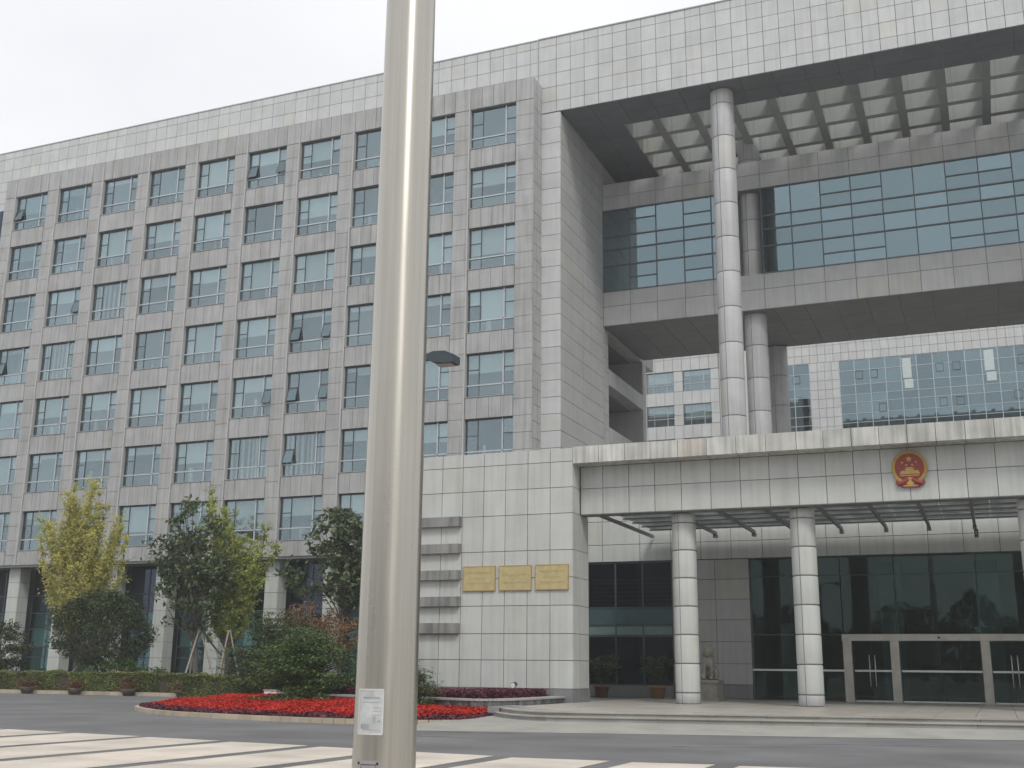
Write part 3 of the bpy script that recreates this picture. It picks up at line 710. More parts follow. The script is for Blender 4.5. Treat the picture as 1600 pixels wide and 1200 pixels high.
for x0, x1 in ((-5.41,-5.09),(-3.70,-3.39),(-.56,-.26),(1.29,1.6)): MB().box(x0, x1, YI-.42, YI-.14, .4, 2.62).build('door_post', M['door_frame'], por)
for a, b in ((-5.09,-3.70),(-3.39,-.56),(-.26,1.29)):
    dr = unit_box('door', M['glass_dark'], por, a+.02, (a+b)/2-.01, YI-.03, YI-.015, .46, 2.6)
    dr2 = unit_box('door', M['glass_dark'], por, (a+b)/2+.01, b-.02, YI-.03, YI-.015, .46, 2.6)
    MB().box(a+.02, b-.02, YI-.1, YI+.02, .4, .455).build('threshold', M['steel_rail'], por)
for xm in (-4.4, .52):
    for s in (-.1, .1):
        MB().tube([(xm+s, YI-.13, .95), (xm+s, YI-.17, 1.0), (xm+s, YI-.17, 2.05), (xm+s, YI-.13, 2.1)], .018, 8).build('door_handle', M['steel_rail'], por)
MB().lathe((-1.97, YI-.46, 2.70), [(.0,0),(.035,0),(.035,.07),(.0,.07)], 12).build('sensor', M['black'], por)
# lobby interior
mb = MB(); mb.box(-9, 9, 56, 56.2, .4, 8.3); mb.box(-9.2, -9, YI+.5, 56, .4, 8.3); mb.build('lobby_wall', M['dark_room'], por)
MB().box(-9, 9, YI+.2, 56, .36, .399).build('lobby_floor', M['dark_granite'], por)
MB().box(-9, 9, YI+.45, 56, 5.9, 6.0).build('lobby_ceiling', M['curtain'], por)
for x in (-7.4, -3.9, -.2): MB().box(x-.45, x+.45, 50, 50.9, .4, 5.9).build('lobby_column', M['teal2'], por)
MB().box(-8.2, -6.6, 48.5, 49, .4, 3.4).build('lobby_screen', M['teal2'], por)
# glass pergola between beam and inner wall
for i in range(9):
    x = -12.85 + (0 if i == 0 else 0)
    x = [-12.80, -8.55, -10.1, -6.95, -5.18, -3.54, -2.0, -.41, 1.2][i]
    MB().box(x-.05, x+.05, 37.76, 45.9 if i == 0 else 45.55, 6.78, 6.90).build('strut', M['metal_strut'], por)
    if i: MB().box(x-.07, x+.07, 45.3, 45.62, 6.66, 6.79).build('bracket', M['metal_strut'], por)
    if i: MB().tube([(x, 43.2, 6.9), (x, 43.2, 7.15)], .02, 6).build('spigot', M['metal_strut'], por)
for y in (38.0, 39.3, 40.55, 41.8, 43.05, 44.3, 45.5):
    MB().box(-12.85, 6, y-.02, y+.02, 7.03, 7.10).build('purlin', M['metal_strut'], por)
for k, y in enumerate((38.05, 39.34, 40.59, 41.84, 43.09, 44.34)):
    for a in np.arange(-12.8, 5.6, 1.62): unit_box('roof_pane', M['frosted'], por, a+.01, a+1.61, y, y+1.17, 7.11, 7.13)
MB().box(1.42, 1.52, 45.1, 45.5, 6.35, 6.62).build('bracket', M['lamp_grey'], por)
cp.done()
lampb = thing('wall_camera', (-.37, 45.2, 6.3), 'small dark fitting hanging at the inner end of the porch strut right of the emblem', 'camera')
MB().box(-.44, -.30, 45.0, 45.35, 6.33, 6.60).build('housing', M['lamp_grey'], lampb); MB().box(-.41, -.33, 44.985, 44.999, 6.38, 6.55).build('lens', M['lamp_lens'], lampb); MB().tube([(-.37,45.2,6.60),(-.37,45.2,6.78)], .02, 6).build('stem', M['lamp_grey'], lampb)

# ------------------------------------------------------------------ building behind
YR = 112.0
rear = thing('rear_building', (-14, 113, 0), 'distant pale stone building seen through the gateway, with curtain wall', 'building')
cr_ = Clad(rear)
rs = lambda z: 1.4+(z-1.6)*YR/120
for k in range(3):
    tz = 31.68-3.55*k
    for x in (-35.4, -31.6, -27.72):
        w = MB(); w.box(x, x+2.85, YR+.15, YR+.22, tz-2.0+.6, tz-2.0+.66); w.box(x+2.1, x+2.16, YR+.15, YR+.22, tz-2.15, tz); w.box(x+.7, x+.74, YR+.15, YR+.2, tz-2.15, tz); w.box(x, x+.7, YR+.16, YR+.2, tz-.85, tz-.8); w.box(x+2.16, x+2.85, YR+.16, YR+.2, tz-.85, tz-.8)
        wo_ = w.build('window', M['alu'], rear)
        unit_box('pane', M['glass_win'], wo_, x, x+2.85, YR+.23, YR+.24, tz-2.15, tz)
        unit_box('blind', M['blind'], wo_, x+.1, x+2.7, YR+.35, YR+.37, tz-random.choice((.5,1.1,1.6)), tz)
    zn = tz-3.55
    cr_.front([-35.4+.95*i for i in range(13)][:12]+[-24.0], [zn, tz-2.15-.01], YR, ls, gap=.04)
    for a, b in ((-36.4,-35.45),(-32.55,-31.65),(-28.75,-27.77),(-24.87,-24.0)): cr_.front([a, b], [tz-2.15, tz-1.1, tz], YR, ls, gap=.04)
    mb = MB(); mb.box(-36.4, -24.02, YR+.05, YR+.3, zn, tz-2.16)
    for a, b in ((-36.4,-35.45),(-32.55,-31.65),(-28.75,-27.77),(-24.87,-24.02)): mb.box(a, b, YR+.05, YR+.3, tz-2.15, tz)
    mb.build('wall', M['joint'], rear)
cr_.front([-36.4+.95*i for i in range(14)], [31.72, 33.0, 34.6, 36.0], YR, ls, gap=.04)
MB().box(-36.4, -24.02, YR+.05, YR+.3, 31.72, 36).build('parapet', M['joint'], rear)
MB().box(-36.4, 40, YR+1.2, YR+1.4, 0, 36).build('inner_wall', M['room'], rear)
MB().box(-24.0, -18.0, YR+.2, YR+1.2, 0, 36).build('link_wall', M['light_stone'], rear)
MB().box(-18.0, 40, YR+.05, YR+.3, 31.4, 38).build('parapet', M['joint'], rear)
cr_.front([-18.0]+[-17.1+.75*i for i in range(50)], [31.28, 32.1, 33.0, 33.9, 34.8, 35.7], YR, ls, gap=.035)
cr_.front([-14.93, -14.2, -13.5, -12.8, -12.12], [31.28-.93*i for i in range(14)][::-1], YR, ls, gap=.035)
MB().box(-14.9, -12.15, YR+.05, YR+.6, 0, 31.3).build('pier', M['joint'], rear)
zts = [18.5, 20.0, 21.2, 22.4, 23.6, 25.0, 25.9, 27.0, 27.8, 28.75, 30.2, 31.25]
for xs in ([-18.0, -16.5, -14.95], [-12.1+1.44*i for i in range(20)]):
    x0, x1 = xs[0], xs[-1]
    for i in range(len(xs)-1):
        for k in range(len(zts)-1):
            if k >= 3: unit_box('pane', M['glass_box'], rear, xs[i]+.02, xs[i+1]-.02, YR+.10+random.uniform(0,.01), YR+.12, zts[k]+.02, zts[k+1]-.02)
    mb = MB()
    for x in xs: mb.box(x-.03, x+.03, YR+.02, YR+.14, 18.5, 31.28)
    for z in zts: mb.box(x0, x1, YR+.045, YR+.13, z-.025, z+.025)
    mb.build('mullion', M['alu'], rear)
for i in range(20):                           # pale blinds, curtains and opened lights behind the glass
    x = -12.1+1.44*random.randrange(0, 18); z = random.choice((23.7, 25.95, 28.8))
for (x, z0, z1, w, mm) in ((-6.2,29.0,31.0,.8,'white_plastic'),(-6.1,28.0,28.9,.8,'white_plastic'),(1.1,29.1,31.1,.85,'white_plastic'),(1.2,28.1,28.95,.85,'white_plastic'),(-8.9,25.0,26.7,1.2,'curtain'),(-7.4,25.0,27.0,1.3,'blind'),(-5.6,25.0,27.0,.5,'blind'),(-4.6,25.0,27.0,1.2,'curtain'),(-.2,25.1,27.0,1.3,'curtain'),(2.6,25.1,27.2,.9,'blind'),(-17.3,25.1,27,.5,'blind'),(-17.5,28,30.6,.5,'blind')):
    unit_box('blind', M['rear_white'], rear, x, x+w, YR+.035, YR+.04, z0, z1) if mm == 'white_plastic' else unit_box('blind', M[mm], rear, x, x+w, YR+.3, YR+.32, z0, z1)
for x, z in ((-10.6,29.3),(-9.2,29.3),(-3.2,29.4),(-1.7,29.4),(-8.6,25.9),(-3.1,26.0),(-1.6,26.0),(3.4,26.2),(4.0,29.5),(-16.6,29.3)):
    for (a, b, c, d_) in ((0,.7,0,.05),(0,.7,.8,.85),(0,.05,.05,.8),(.65,.7,.05,.8)): unit_box('casement', M['frame_dark'], rear, x+a, x+b, YR+.03, YR+.09, z+c, z+d_)
cr_.done()

# ------------------------------------------------------------------ emblem and plaques
def star(cx, cz, r, y0, y1, rot=0):
    pts = []
    for k in range(10):
        a = math.pi/2 + k*math.pi/5 + rot; q = r if k % 2 == 0 else r*.40; pts.append((cx+q*math.cos(a), cz+q*math.sin(a)))
    return MB().prism(pts, y0, y1, lambda x, y, z: (x, z, y))
EX, EZ, EY = -2.07, 7.66, 37.14
em = thing('state_emblem', (EX, EY, 7.0), 'round red and gold state emblem with five stars mounted on the porch beam', 'emblem')
disc = MB(); n = 40
disc.prism([(EX+.44*math.cos(2*math.pi*k/n), EZ+.47*math.sin(2*math.pi*k/n)) for k in range(n)], EY-.06, EY-.002, lambda x, y, z: (x, z, y)); disc.build('field', M['em_red'], em)
ring = MB(); nn = 44                                        # wheat wreath: overlapping grains
for k in range(nn):
    a = math.radians(-62)+k/(nn-1)*math.radians(304); 
    for rr, off in ((.455, .0), (.50, .05)):
        c = Vector((EX+rr*math.cos(a)*1.0, EY-.07, EZ+rr*1.04*math.sin(a)))
        tdir = Vector((-math.sin(a), 0, math.cos(a)))*(1 if a < math.pi/2 else -1)
        p0 = c-tdir*.045; p1 = c+tdir*.045+Vector((math.cos(a), 0, math.sin(a)))*.018
        ring.tube([p0, c, p1], [.012, .034, .006], 6)
ring.build('wreath', M['gold'], em)
for (sx, sz, r) in ((0,.27,.115),(-.21,.17,.05),(-.09,.085,.05),(.09,.085,.05),(.21,.17,.05)): star(EX+sx, EZ+sz, r, EY-.085, EY-.055, 0).build('star', M['gold'], em)
gt = MB()
for (a, b, c, d_) in ((-.30,.30,-.20,-.15),(-.26,.26,-.15,-.09),(-.12,.12,-.085,-.05),(-.16,.16,-.05,-.035),(-.10,.10,-.03,0.0),(-.13,.13,0,.012)): gt.box(EX+a, EX+b, EY-.08, EY-.055, EZ+c, EZ+d_)
gt.build('gate_relief', M['gold'], em)
gear = MB()
pts = []
for k in range(48):
    a = 2*math.pi*k/48; q = .165 if k % 4 < 2 else .14; pts.append((EX+q*math.cos(a), EZ-.42+q*.8*math.sin(a)))
gear.prism(pts, EY-.09, EY-.02, lambda x, y, z: (x, z, y)); gear.build('cogwheel', M['gold'], em)
rb = MB()
for s in (-1, 1):
    pts = [(EX+s*.30*t_+s*.06, EY-.08-.02*math.sin(t_*3), EZ-.36-.14*math.sin(t_*1.6)) for t_ in np.linspace(0, 1, 6)]
    rb.tube(pts, [.05,.06,.065,.065,.06,.05], 8)
    rb.prism([(EX+s*.26, EZ-.40), (EX+s*.42, EZ-.38), (EX+s*.44, EZ-.50), (EX+s*.34, EZ-.56), (EX+s*.22, EZ-.60)][::s], EY-.075, EY-.03, lambda x, y, z: (x, z, y))
rb.box(EX-.27, EX+.27, EY-.07, EY-.03, EZ-.62, EZ-.50); rb.build('ribbon', M['em_red'], em)
gl = MB().box(EX-.22, EX+.22, EY-.08, EY-.071, EZ-.585, EZ-.54); gl.build('ribbon_trim', M['gold'], em)
MB().box(EX-.28, EX+.28, EY-.08, EY-.062, EZ-.26, EZ-.225).build('base_bar', M['gold'], em)

px = [(-16.98,-15.80),(-15.62,-14.46),(-14.28,-13.12)]
pl = ['brass wall plaque with rows of small writing, nearest the projecting slabs', 'middle brass wall plaque, between the two other plaques', 'brass wall plaque nearest the porch corner, right of the other two']
for i, (a, b) in enumerate(px):
    o = thing('brass_plaque', ((a+b)/2, 36.36, 4.08), pl[i], 'plaque', 'brass plaques on the entrance wall')
    MB().box(a, b, 36.345, 36.39, 4.08, 4.87).build('plate', M['brass'], o)
    q = MB(); q.box(a-.02, b+.02, 36.335, 36.398, 4.05, 4.08); q.box(a-.02, b+.02, 36.335, 36.398, 4.87, 4.9); q.box(a-.02, a, 36.335, 36.398, 4.08, 4.87); q.box(b, b+.02, 36.335, 36.398, 4.08, 4.87); q.build('edge', M['brass_text'], o)
    q = MB(); rows = ((4.62,.09,.12,.88),(4.45,.05,.2,.7),(4.27,.07,.15,.85)) if i != 1 else ((4.52,.10,.1,.9),(4.28,.06,.15,.85))
    for z, h, f0, f1 in rows:
        x = a+(b-a)*f0
        while x < a+(b-a)*f1:
            w = h*.8                                  # tiny strokes that read as characters
            for s_ in range(3):
                zz = z+random.uniform(0, h*.8); q.box(x, x+w*random.uniform(.5,1), 36.342, 36.346, zz, zz+h*.13)
            xx = x+random.uniform(0, w*.7); q.box(xx, xx+h*.12, 36.3425, 36.3462, z, z+h)
            x += h*1.15
    q.build('engraved_writing', M['brass_text'], o)

# ------------------------------------------------------------------ vegetation
def leaf_mesh(P, size, up=.35, asp=.55, N_=None, fold=.0):
    """P (n,3) leaf centres -> pointed leaf quads with random facing"""
    n = len(P); sz = size*rng.uniform(.7, 1.25, n)[:,None]
    nr = rng.normal(size=(n,3)); nr[:,2] = np.abs(nr[:,2])*(1+up*2)+up
    if N_ is not None: nr = nr*.6+N_*1.2
    nr /= np.linalg.norm(nr, axis=1)[:,None]
    u = np.cross(nr, rng.normal(size=(n,3))); u /= np.linalg.norm(u, axis=1)[:,None]; v = np.cross(nr, u)
    a = P-u*sz; b = P+v*sz*asp+nr*sz*fold; c = P+u*sz; d_ = P-v*sz*asp+nr*sz*fold
    return np.stack([a,b,c,d_],1).reshape(-1,3)
def build_leaves(name, V, mat, parent, kind=None):
    n = len(V)//4; c = np.array([V[:,0].mean(), V[:,1].mean(), V[:,2].min()])
    me = bpy.data.meshes.new(name); me.vertices.add(len(V)); me.vertices.foreach_set('co', (V-c).astype(np.float32).ravel())
    me.loops.add(n*4); me.loops.foreach_set('vertex_index', np.arange(n*4, dtype=np.int32))
    me.polygons.add(n); me.polygons.foreach_set('loop_start', np.arange(0, n*4, 4, dtype=np.int32)); me.polygons.foreach_set('loop_total', np.full(n, 4, np.int32))
    me.materials.append(mat); me.update(); me.validate()
    o = bpy.data.objects.new(name, me); reg(o, c, parent)
    if kind: tag(o, kind=kind)
    return o
def blob(c, r, n, shell=.55):
    d_ = rng.normal(size=(n,3)); d_ /= np.linalg.norm(d_, axis=1)[:,None]
    q = shell+(1-shell)*rng.uniform(0, 1, n)**.6; return np.array(c)+d_*q[:,None]*np.array(r)
def limb(mb, p0, p1, r0, r1, bend=.12, n=6, sag=0):
    p0, p1 = np.array(p0, float), np.array(p1, float); L_ = np.linalg.norm(p1-p0); off = rng.normal(size=3)*bend*L_*.5
    pts = []
    for i in range(n+1):
        t_ = i/n; p = p0+(p1-p0)*t_+off*math.sin(math.pi*t_)+np.array((0,0,-sag*L_*math.sin(math.pi*t_))); pts.append(p)
    mb.tube([tuple(p) for p in pts], [r0+(r1-r0)*i/n for i in range(n+1)], 7); return pts

def clump_tree(name, label, cat, base, h0, crown, nclump, lp, size, mat, bark, tr=.09, clr=.35, spread=1.0, group=None, asp=.5, up=.35):
    """evergreen tree: crown = list of (centre, radii, weight); clumps of leaves on limbs through the crown"""
    o = thing(name, base, label, cat, group); b = np.array(base, float); tb = MB()
    top = np.array(max(crown, key=lambda c: c[0][2])[0]); mid = b+(top-b)*.0+np.array((0,0,h0))
    mid = b+np.array(((top-b)[0]*.25, (top-b)[1]*.25, h0))
    limb(tb, b, mid, tr, tr*.8, .03); trunk_pts = limb(tb, mid, top, tr*.8, tr*.15, .08, 8)
    W_ = np.array([c[2] for c in crown], float); W_ /= W_.sum(); pts = []
    for i in range(nclump):
        c = crown[rng.choice(len(crown), p=W_)]
        q = blob(c[0], c[1], 1, .62)[0]; pts.append(q)
        if i % 3 == 0:
            s_ = trunk_pts[rng.integers(0, len(trunk_pts)-2)]
            s_ = s_ if s_[2] < q[2] else mid
            limb(tb, s_, q, tr*.32, .012, .15, 5)
    tb.build('trunk', bark, o)
    P = []
    for q in pts:
        r = clr*rng.uniform(.6, 1.35); P.append(blob(q, (r*1.15, r*1.15, r*.75), int(lp*rng.uniform(.6, 1.3)), .35))
    P = np.concatenate(P); build_leaves('crown', leaf_mesh(P, size, up, asp, fold=.15), mat, o); return o

def ginkgo(label, base, tips, mat, bark, lp=26, size=.055, tr=.12, fork=2.4, twig=.9):
    """upright branches, each wrapped in short leafy spurs"""
    o = thing('ginkgo_tree', base, label, 'tree', 'ginkgo trees in the hedge strip'); tb = MB(); b = np.array(base, float); P = []
    main = limb(tb, b, b+np.array((.1, 0, fork)), tr, tr*.8, .03)
    trunk = b+np.array((.1, 0, fork))
    ctr = np.mean([np.array(q_) for q_ in tips], axis=0); extra = [tuple(np.array(q_)*.62+np.array(tips[(i_*7+3) % len(tips)])*.38+rng.normal(size=3)*np.array((.25,.25,.3))) for i_, q_ in enumerate(tips)]
    for tp in list(tips)+extra:
        tp = np.array(tp, float); s_ = trunk+np.array((0,0,rng.uniform(-.4,.9)))
        pts = limb(tb, s_, tp, tr*.45, .012, .10, 8, sag=.10)
        for t_ in np.linspace(.22, 1, 15):
            i = t_*8; k = min(int(i), 7); q = pts[k]+(pts[k+1]-pts[k])*(i-k)
            for s2 in range(6):
                dd = rng.normal(size=3); dd[2] = abs(dd[2])*.6+.45; dd /= np.linalg.norm(dd); ln = twig*rng.uniform(.35, 1.15)*(1.15-.5*t_)
                e = q+dd*ln
                if s2 == 0: tb.tube([tuple(q), tuple(e)], [.012, .004], 4)
                tt = rng.uniform(0, 1, lp)[:,None]; P.append(q+(e-q)*tt+rng.normal(size=(lp,3))*.06)
    tb.build('trunk', bark, o); P = np.concatenate(P)
    build_leaves('crown', leaf_mesh(P, size, .1, .8, fold=.2), mat, o); return o

def stakes(x, y, z, label, h=2.0, r=.8, n=3):
    o = thing('tree_stake', (x, y, z), label, 'tree stake', 'wooden tripod props round the young trees')
    for k in range(n):
        a = 2*math.pi*k/n+.5; MB().tube([(x+r*math.cos(a), y+r*math.sin(a), z), (x+.06*math.cos(a+.6), y+.06*math.sin(a+.6), z+h)], [.045, .035], 8).build('pole', M['stake'], o)

ginkgo('tall yellow-green ginkgo tree at the left, behind the round dark shrub', (-43.9, 47, .13),
    [(-47.4,47.3,7.9),(-46.9,46.6,8.9),(-46.0,47.5,9.9),(-45.0,46.8,10.5),(-44.6,47.8,10.9),(-43.9,47,10.7),(-43.2,46.4,10.4),(-42.6,47.6,9.0),(-41.7,47,8.3),(-42.0,46.4,7.1),(-46.7,47.6,6.9),(-45.9,46.2,8.6),(-44.3,46.3,9.6),(-43.4,47.7,9.5),(-42.6,46.2,7.9),(-45.4,47.4,7.6),(-46.2,46.8,6.2),(-43.1,47,6.7),(-45.3,47.1,9.4),(-44.7,46.5,8.1),(-43.8,47.2,8.4),(-41.4,47.1,7.7)], M['gink'], M['pale_bark'], lp=15)
ginkgo('green and yellow ginkgo tree with wide loose branches, behind the magnolia', (-34.6, 47, .13),
    [(-36.4,47.3,10.0),(-36.1,46.8,9.3),(-35.4,47.4,8.9),(-34.8,47,8.0),(-33.6,47.2,7.4),(-32.5,46.6,7.9),(-32.2,47.3,7.1),(-33.0,46.8,6.4),(-34.0,47.6,6.7),(-35.0,46.4,7.2),(-36.2,47,7.5),(-32.9,47.1,5.5),(-33.9,46.5,5.6),(-35.3,47.6,6.0)], M['gink2'], M['bark'], lp=16, fork=1.9, twig=.75)
clump_tree('osmanthus_tree', 'rounded dark evergreen shrub-tree with short trunk at left behind the hedge', 'tree', (-41.1, 45.5, .13), 1.3,
    [((-41.0,45.5,3.15),(2.65,2.4,1.7),1.0),((-41.2,45.5,4.1),(1.5,1.5,1.0),.35)], 190, 95, .075, M['osm'], M['bark'], tr=.13, clr=.42)
clump_tree('magnolia_tree', 'dark glossy-leaved magnolia tree propped by wooden stakes, centre left', 'tree', (-35.1, 45.5, .13), 2.4,
    [((-35.6,45.5,4.6),(1.6,1.5,1.5),.8),((-35.9,45.5,6.3),(1.9,1.6,1.4),1.0),((-36.0,45.5,8.1),(1.2,1.1,1.3),.5),((-37.6,45.6,7.0),(1.2,1.0,.9),.25),((-34.4,45.4,5.6),(.9,1,1),.3)], 150, 26, .15, M['magn'], M['bark'], tr=.15, clr=.42, asp=.42, up=.1)
clump_tree('magnolia_tree', 'dark magnolia tree with bare lower stem beside the steel pole', 'tree', (-26.3, 44, .13), 3.3,
    [((-26.8,44,7.1),(1.3,1.2,1.3),1.0),((-27.4,44,5.4),(2.0,1.5,1.0),1.0),((-26.0,44,4.9),(1.2,1.2,1.0),.5),((-25.7,44,6.3),(1.2,1,1.3),.5)], 150, 26, .15, M['magn'], M['bark'], tr=.11, clr=.38, asp=.42, up=.1)
clump_tree('bushy_shrub', 'dark clipped shrub cut off by the left edge of the photograph', 'shrub', (-48.6, 46.5, .13), .8,
    [((-48.4,46.5,2.3),(1.4,1.2,1.4),1)], 70, 80, .08, M['osm'], M['bark'], tr=.08, clr=.36)
stakes(-35.1, 45.5, .13, 'pale wooden tripod props round the centre-left magnolia', 3.0, 1.1)
stakes(-33.9, 46.2, .13, 'wooden props leaning together right of the magnolia trunk', 3.0, .8)
stakes(-41.6, 44.9, .13, 'short props under the rounded dark shrub-tree', 1.4, 1.5)

def tier_shrub(label, base, R_, H_, mat, n=26, name='cedar_shrub', lp=260, size=.06, lean=0):
    """spreading layered evergreen: many drooping sprays in tiers"""
    o = thing(name, base, label, 'shrub'); b = np.array(base, float); tb = MB(); P = []
    for k in range(n*4):
        z = H_*(.06+.94*rng.uniform(0,1)**1.1); f = z/H_; a = rng.uniform(0, 2*math.pi)
        r = R_*(1-f**2.2*.75)*rng.uniform(.75, 1.05)*(.75+.25*min(1, f*4)); tip = b+np.array((r*math.cos(a)+lean*f, r*math.sin(a), z*.96-.0))
        s_ = b+np.array((lean*f*.5, 0, z*.55)); pts = limb(tb, s_, tip, .03, .006, .06, 5, sag=-.05)
        w = .28*R_/1.5+.08
        for t_ in np.linspace(.35, 1, 6):
            q = pts[min(5, int(t_*5))]; m_ = int(lp/6*rng.uniform(.6,1.2)); P.append(q+rng.normal(size=(m_,3))*np.array((w*.5, w*.5, .045)))
    tb.tube([tuple(b), tuple(b+np.array((0,0,H_*.6)))], [.07,.03], 8); tb.build('stem', M['bark'], o)
    P = np.concatenate(P); P[:,2] = np.maximum(P[:,2], b[2]+.05)
    build_leaves('foliage', leaf_mesh(P, size, .8, .35), mat, o); return o
tier_shrub('large spreading dark green conifer shrub rising from the red flower bed', (-21.3, 33.0, .12), 2.1, 2.75, M['cedar_light'], 38, size=.06)
tier_shrub('green conifer shrub behind and left of the big conifer shrub', (-26.9, 39.8, .1), 2.4, 3.6, M['cedar'], 34, size=.06)
tier_shrub('green conifer shrub just left of the steel pole', (-19.7, 35.6, .1), 1.7, 2.4, M['cedar'], 18, size=.055)
tier_shrub('dark conifer shrub mostly hidden by the steel pole, its tip showing on the right', (-16.0, 30.6, .1), 1.12, 1.5, M['cedar'], 12, size=.045)
clump_tree('maple_tree', 'small reddish-brown maple behind the conifer shrubs', 'tree', (-25.6, 41.2, .13), 1.0,
    [((-26.2,41.2,3.25),(1.3,1,.75),1),((-24.6,41.2,2.7),(1.5,1,.6),1)], 80, 70, .055, M['maple'], M['pale_bark'], tr=.06, clr=.36)
# young leafy plants between hedge and trees
def weed(name, label, x, y, z, r, h, n, mat, size=.09):
    o = thing(name, (x, y, z), label, 'plant'); tb = MB(); P = []
    for k in range(14):
        a = rng.uniform(0, 6.28); q = np.array((x+r*math.cos(a)*rng.uniform(.2,1), y+.5*r*math.sin(a), z+h*rng.uniform(.6,1))); tb.tube([(x, y, z), tuple(q)], [.012,.005], 5); P.append(q+rng.normal(size=(n,3))*np.array((.14,.14,.14)))
    tb.build('stem', M['greenleaf'], o); build_leaves('foliage', leaf_mesh(np.concatenate(P), size, .4, .5), mat, o)
weed('leafy_plant', 'bright green leafy plants under the rounded shrub-tree', -39.6, 44.6, .13, 1.5, 1.6, 60, M['greenleaf'])
weed('leafy_plant', 'low green plants with a red flower behind the hedge', -37.4, 44.6, .13, 1.3, 1.2, 60, M['greenleaf'])

# hedge: one clipped run, and a second brighter return at its end
def hedge(label, x0, x1, y0, y1, z0, z1, n):
    o = thing('hedge', ((x0+x1)/2, (y0+y1)/2, z0), label, 'hedge', 'clipped hedges along the kerb')
    MB().box(x0+.12, x1-.12, y0+.12, y1-.12, z0, z1-.12).build('branches', M['soil'], o)
    nf = int(n*.55); P = np.stack([rng.uniform(x0, x1, nf), y0+np.abs(rng.normal(size=nf))*.07, rng.uniform(z0, z1, nf)], 1); P[:,1] += .10*np.sin(P[:,0]*2.1)+.06*np.sin(P[:,0]*5.3)
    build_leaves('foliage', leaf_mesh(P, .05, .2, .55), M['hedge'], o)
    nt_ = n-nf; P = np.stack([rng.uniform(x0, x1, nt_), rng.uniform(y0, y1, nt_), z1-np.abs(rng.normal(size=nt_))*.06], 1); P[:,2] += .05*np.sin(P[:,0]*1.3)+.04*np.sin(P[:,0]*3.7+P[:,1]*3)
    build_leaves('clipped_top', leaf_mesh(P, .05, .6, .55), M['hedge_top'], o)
hedge('long clipped green hedge running along the kerb at left', -66, -33.6, 43.35, 44.5, .13, 1.12, 90000)
hedge('rounder end piece of hedge beside the conifer shrubs', -33.5, -29.2, 42.6, 44.2, .13, 1.02, 20000)
PT = ['small dark potted plant at the hedge foot, leftmost of four', 'small dark potted plant at the hedge foot, second from left', 'small dark potted plant at the hedge foot, third from left with taller reddish leaves', 'small dark potted plant at the hedge foot, rightmost of four beside the red bed']
for i, (x, hh) in enumerate(((-42.7,.5), (-39.8,.55), (-36.65,.95), (-33.65,.45))):
    o = thing('potted_plant', (x, 42.75, .1), PT[i], 'potted plant', 'small pots along the hedge foot')
    MB().lathe((x, 42.75, .1), [(.0,0),(.20,0),(.30,.22),(.33,.30),(.30,.31),(.27,.27),(.0,.26)], 18).build('pot', M['bark'], o)
    P = np.array((x, 42.75, .42))+rng.normal(size=(500,3))*np.array((.24,.2,.10*hh/.5)); P[:,2] += np.abs(rng.normal(size=500))*hh*.25
    build_leaves('foliage', leaf_mesh(P, .055, .3, .45), M['redleaf'], o)

# red flower bed
bed = [(-27.2,33.0),(-26.3,31.3),(-23.8,29.2),(-21.8,28.25),(-19.1,27.5),(-17.35,27.2),(-15.6,27.15),(-14.1,27.5),(-13.1,28.5),(-12.9,29.8)]
back = [(-13.5,31.0),(-17,32.6),(-20.5,33.6),(-22,36.6),(-24.0,39.2),(-26.2,39.9),(-27.5,38.3),(-27.7,35.4)]
poly = bed+back
def catmull(pts, n=6, closed=True):
    out = []; m_ = len(pts)
    for i in range(m_ if closed else m_-1):
        p = [np.array(pts[(i+k-1) % m_]) if closed else np.array(pts[min(max(i+k-1,0),m_-1)]) for k in range(4)]
        for j in range(n):
            t_ = j/n; out.append(tuple(.5*((2*p[1])+(-p[0]+p[2])*t_+(2*p[0]-5*p[1]+4*p[2]-p[3])*t_*t_+(-p[0]+3*p[1]-3*p[2]+p[3])*t_**3)))
    if not closed: out.append(tuple(pts[-1]))
    return out
cpoly = catmull(poly, 5)
mbb = MB(); mbb.add([(x, y, .10) for x, y in cpoly], [tuple(range(len(cpoly)))]); tag(mbb.build('flower_bed_soil', M['soil']), kind='structure')
kb2 = reg(bpy.data.objects.new('bed_kerb', None), (-20, 28, 0)); tag(kb2, kind='structure')
K = catmull([(-27.7,35.4)]+bed, 5, False)
cen = np.array((-21, 33.))
for i in range(len(K)-1):
    a, b = np.array(K[i]), np.array(K[i+1]); t_ = (b-a)/np.linalg.norm(b-a); n_ = np.array((t_[1], -t_[0]))
    a2, b2 = a+t_*.006, b-t_*.006; w = .16
    q = [a2-n_*0, b2-n_*0, b2+n_*w, a2+n_*w]; mbk = MB()
    mbk.prism([tuple(p) for p in q][::-1], 0.0, .13); mbk.build('kerb_stone', M['kerb'], kb2)
pa = np.array(cpoly)
def inside(P):
    x, y = P[:,0], P[:,1]; r = np.zeros(len(P), bool); j = len(pa)-1
    for i in range(len(pa)):
        c_ = ((pa[i,1] > y) != (pa[j,1] > y)) & (x < (pa[j,0]-pa[i,0])*(y-pa[i,1])/(pa[j,1]-pa[i,1]+1e-12)+pa[i,0]); r ^= c_; j = i
    return r
def dist_edge(P):
    D = np.full(len(P), 1e9); Ka = np.array(K)
    for i in range(len(Ka)-1):
        a, b = Ka[i], Ka[i+1]; ab = b-a; t_ = np.clip(((P-a)@ab)/(ab@ab), 0, 1); D = np.minimum(D, np.linalg.norm(P-(a+t_[:,None]*ab), axis=1))
    return D
C0 = rng.uniform((-30,26.5),(-13,41),(520000,2)); C0 = C0[inside(C0)]; D0 = dist_edge(C0)
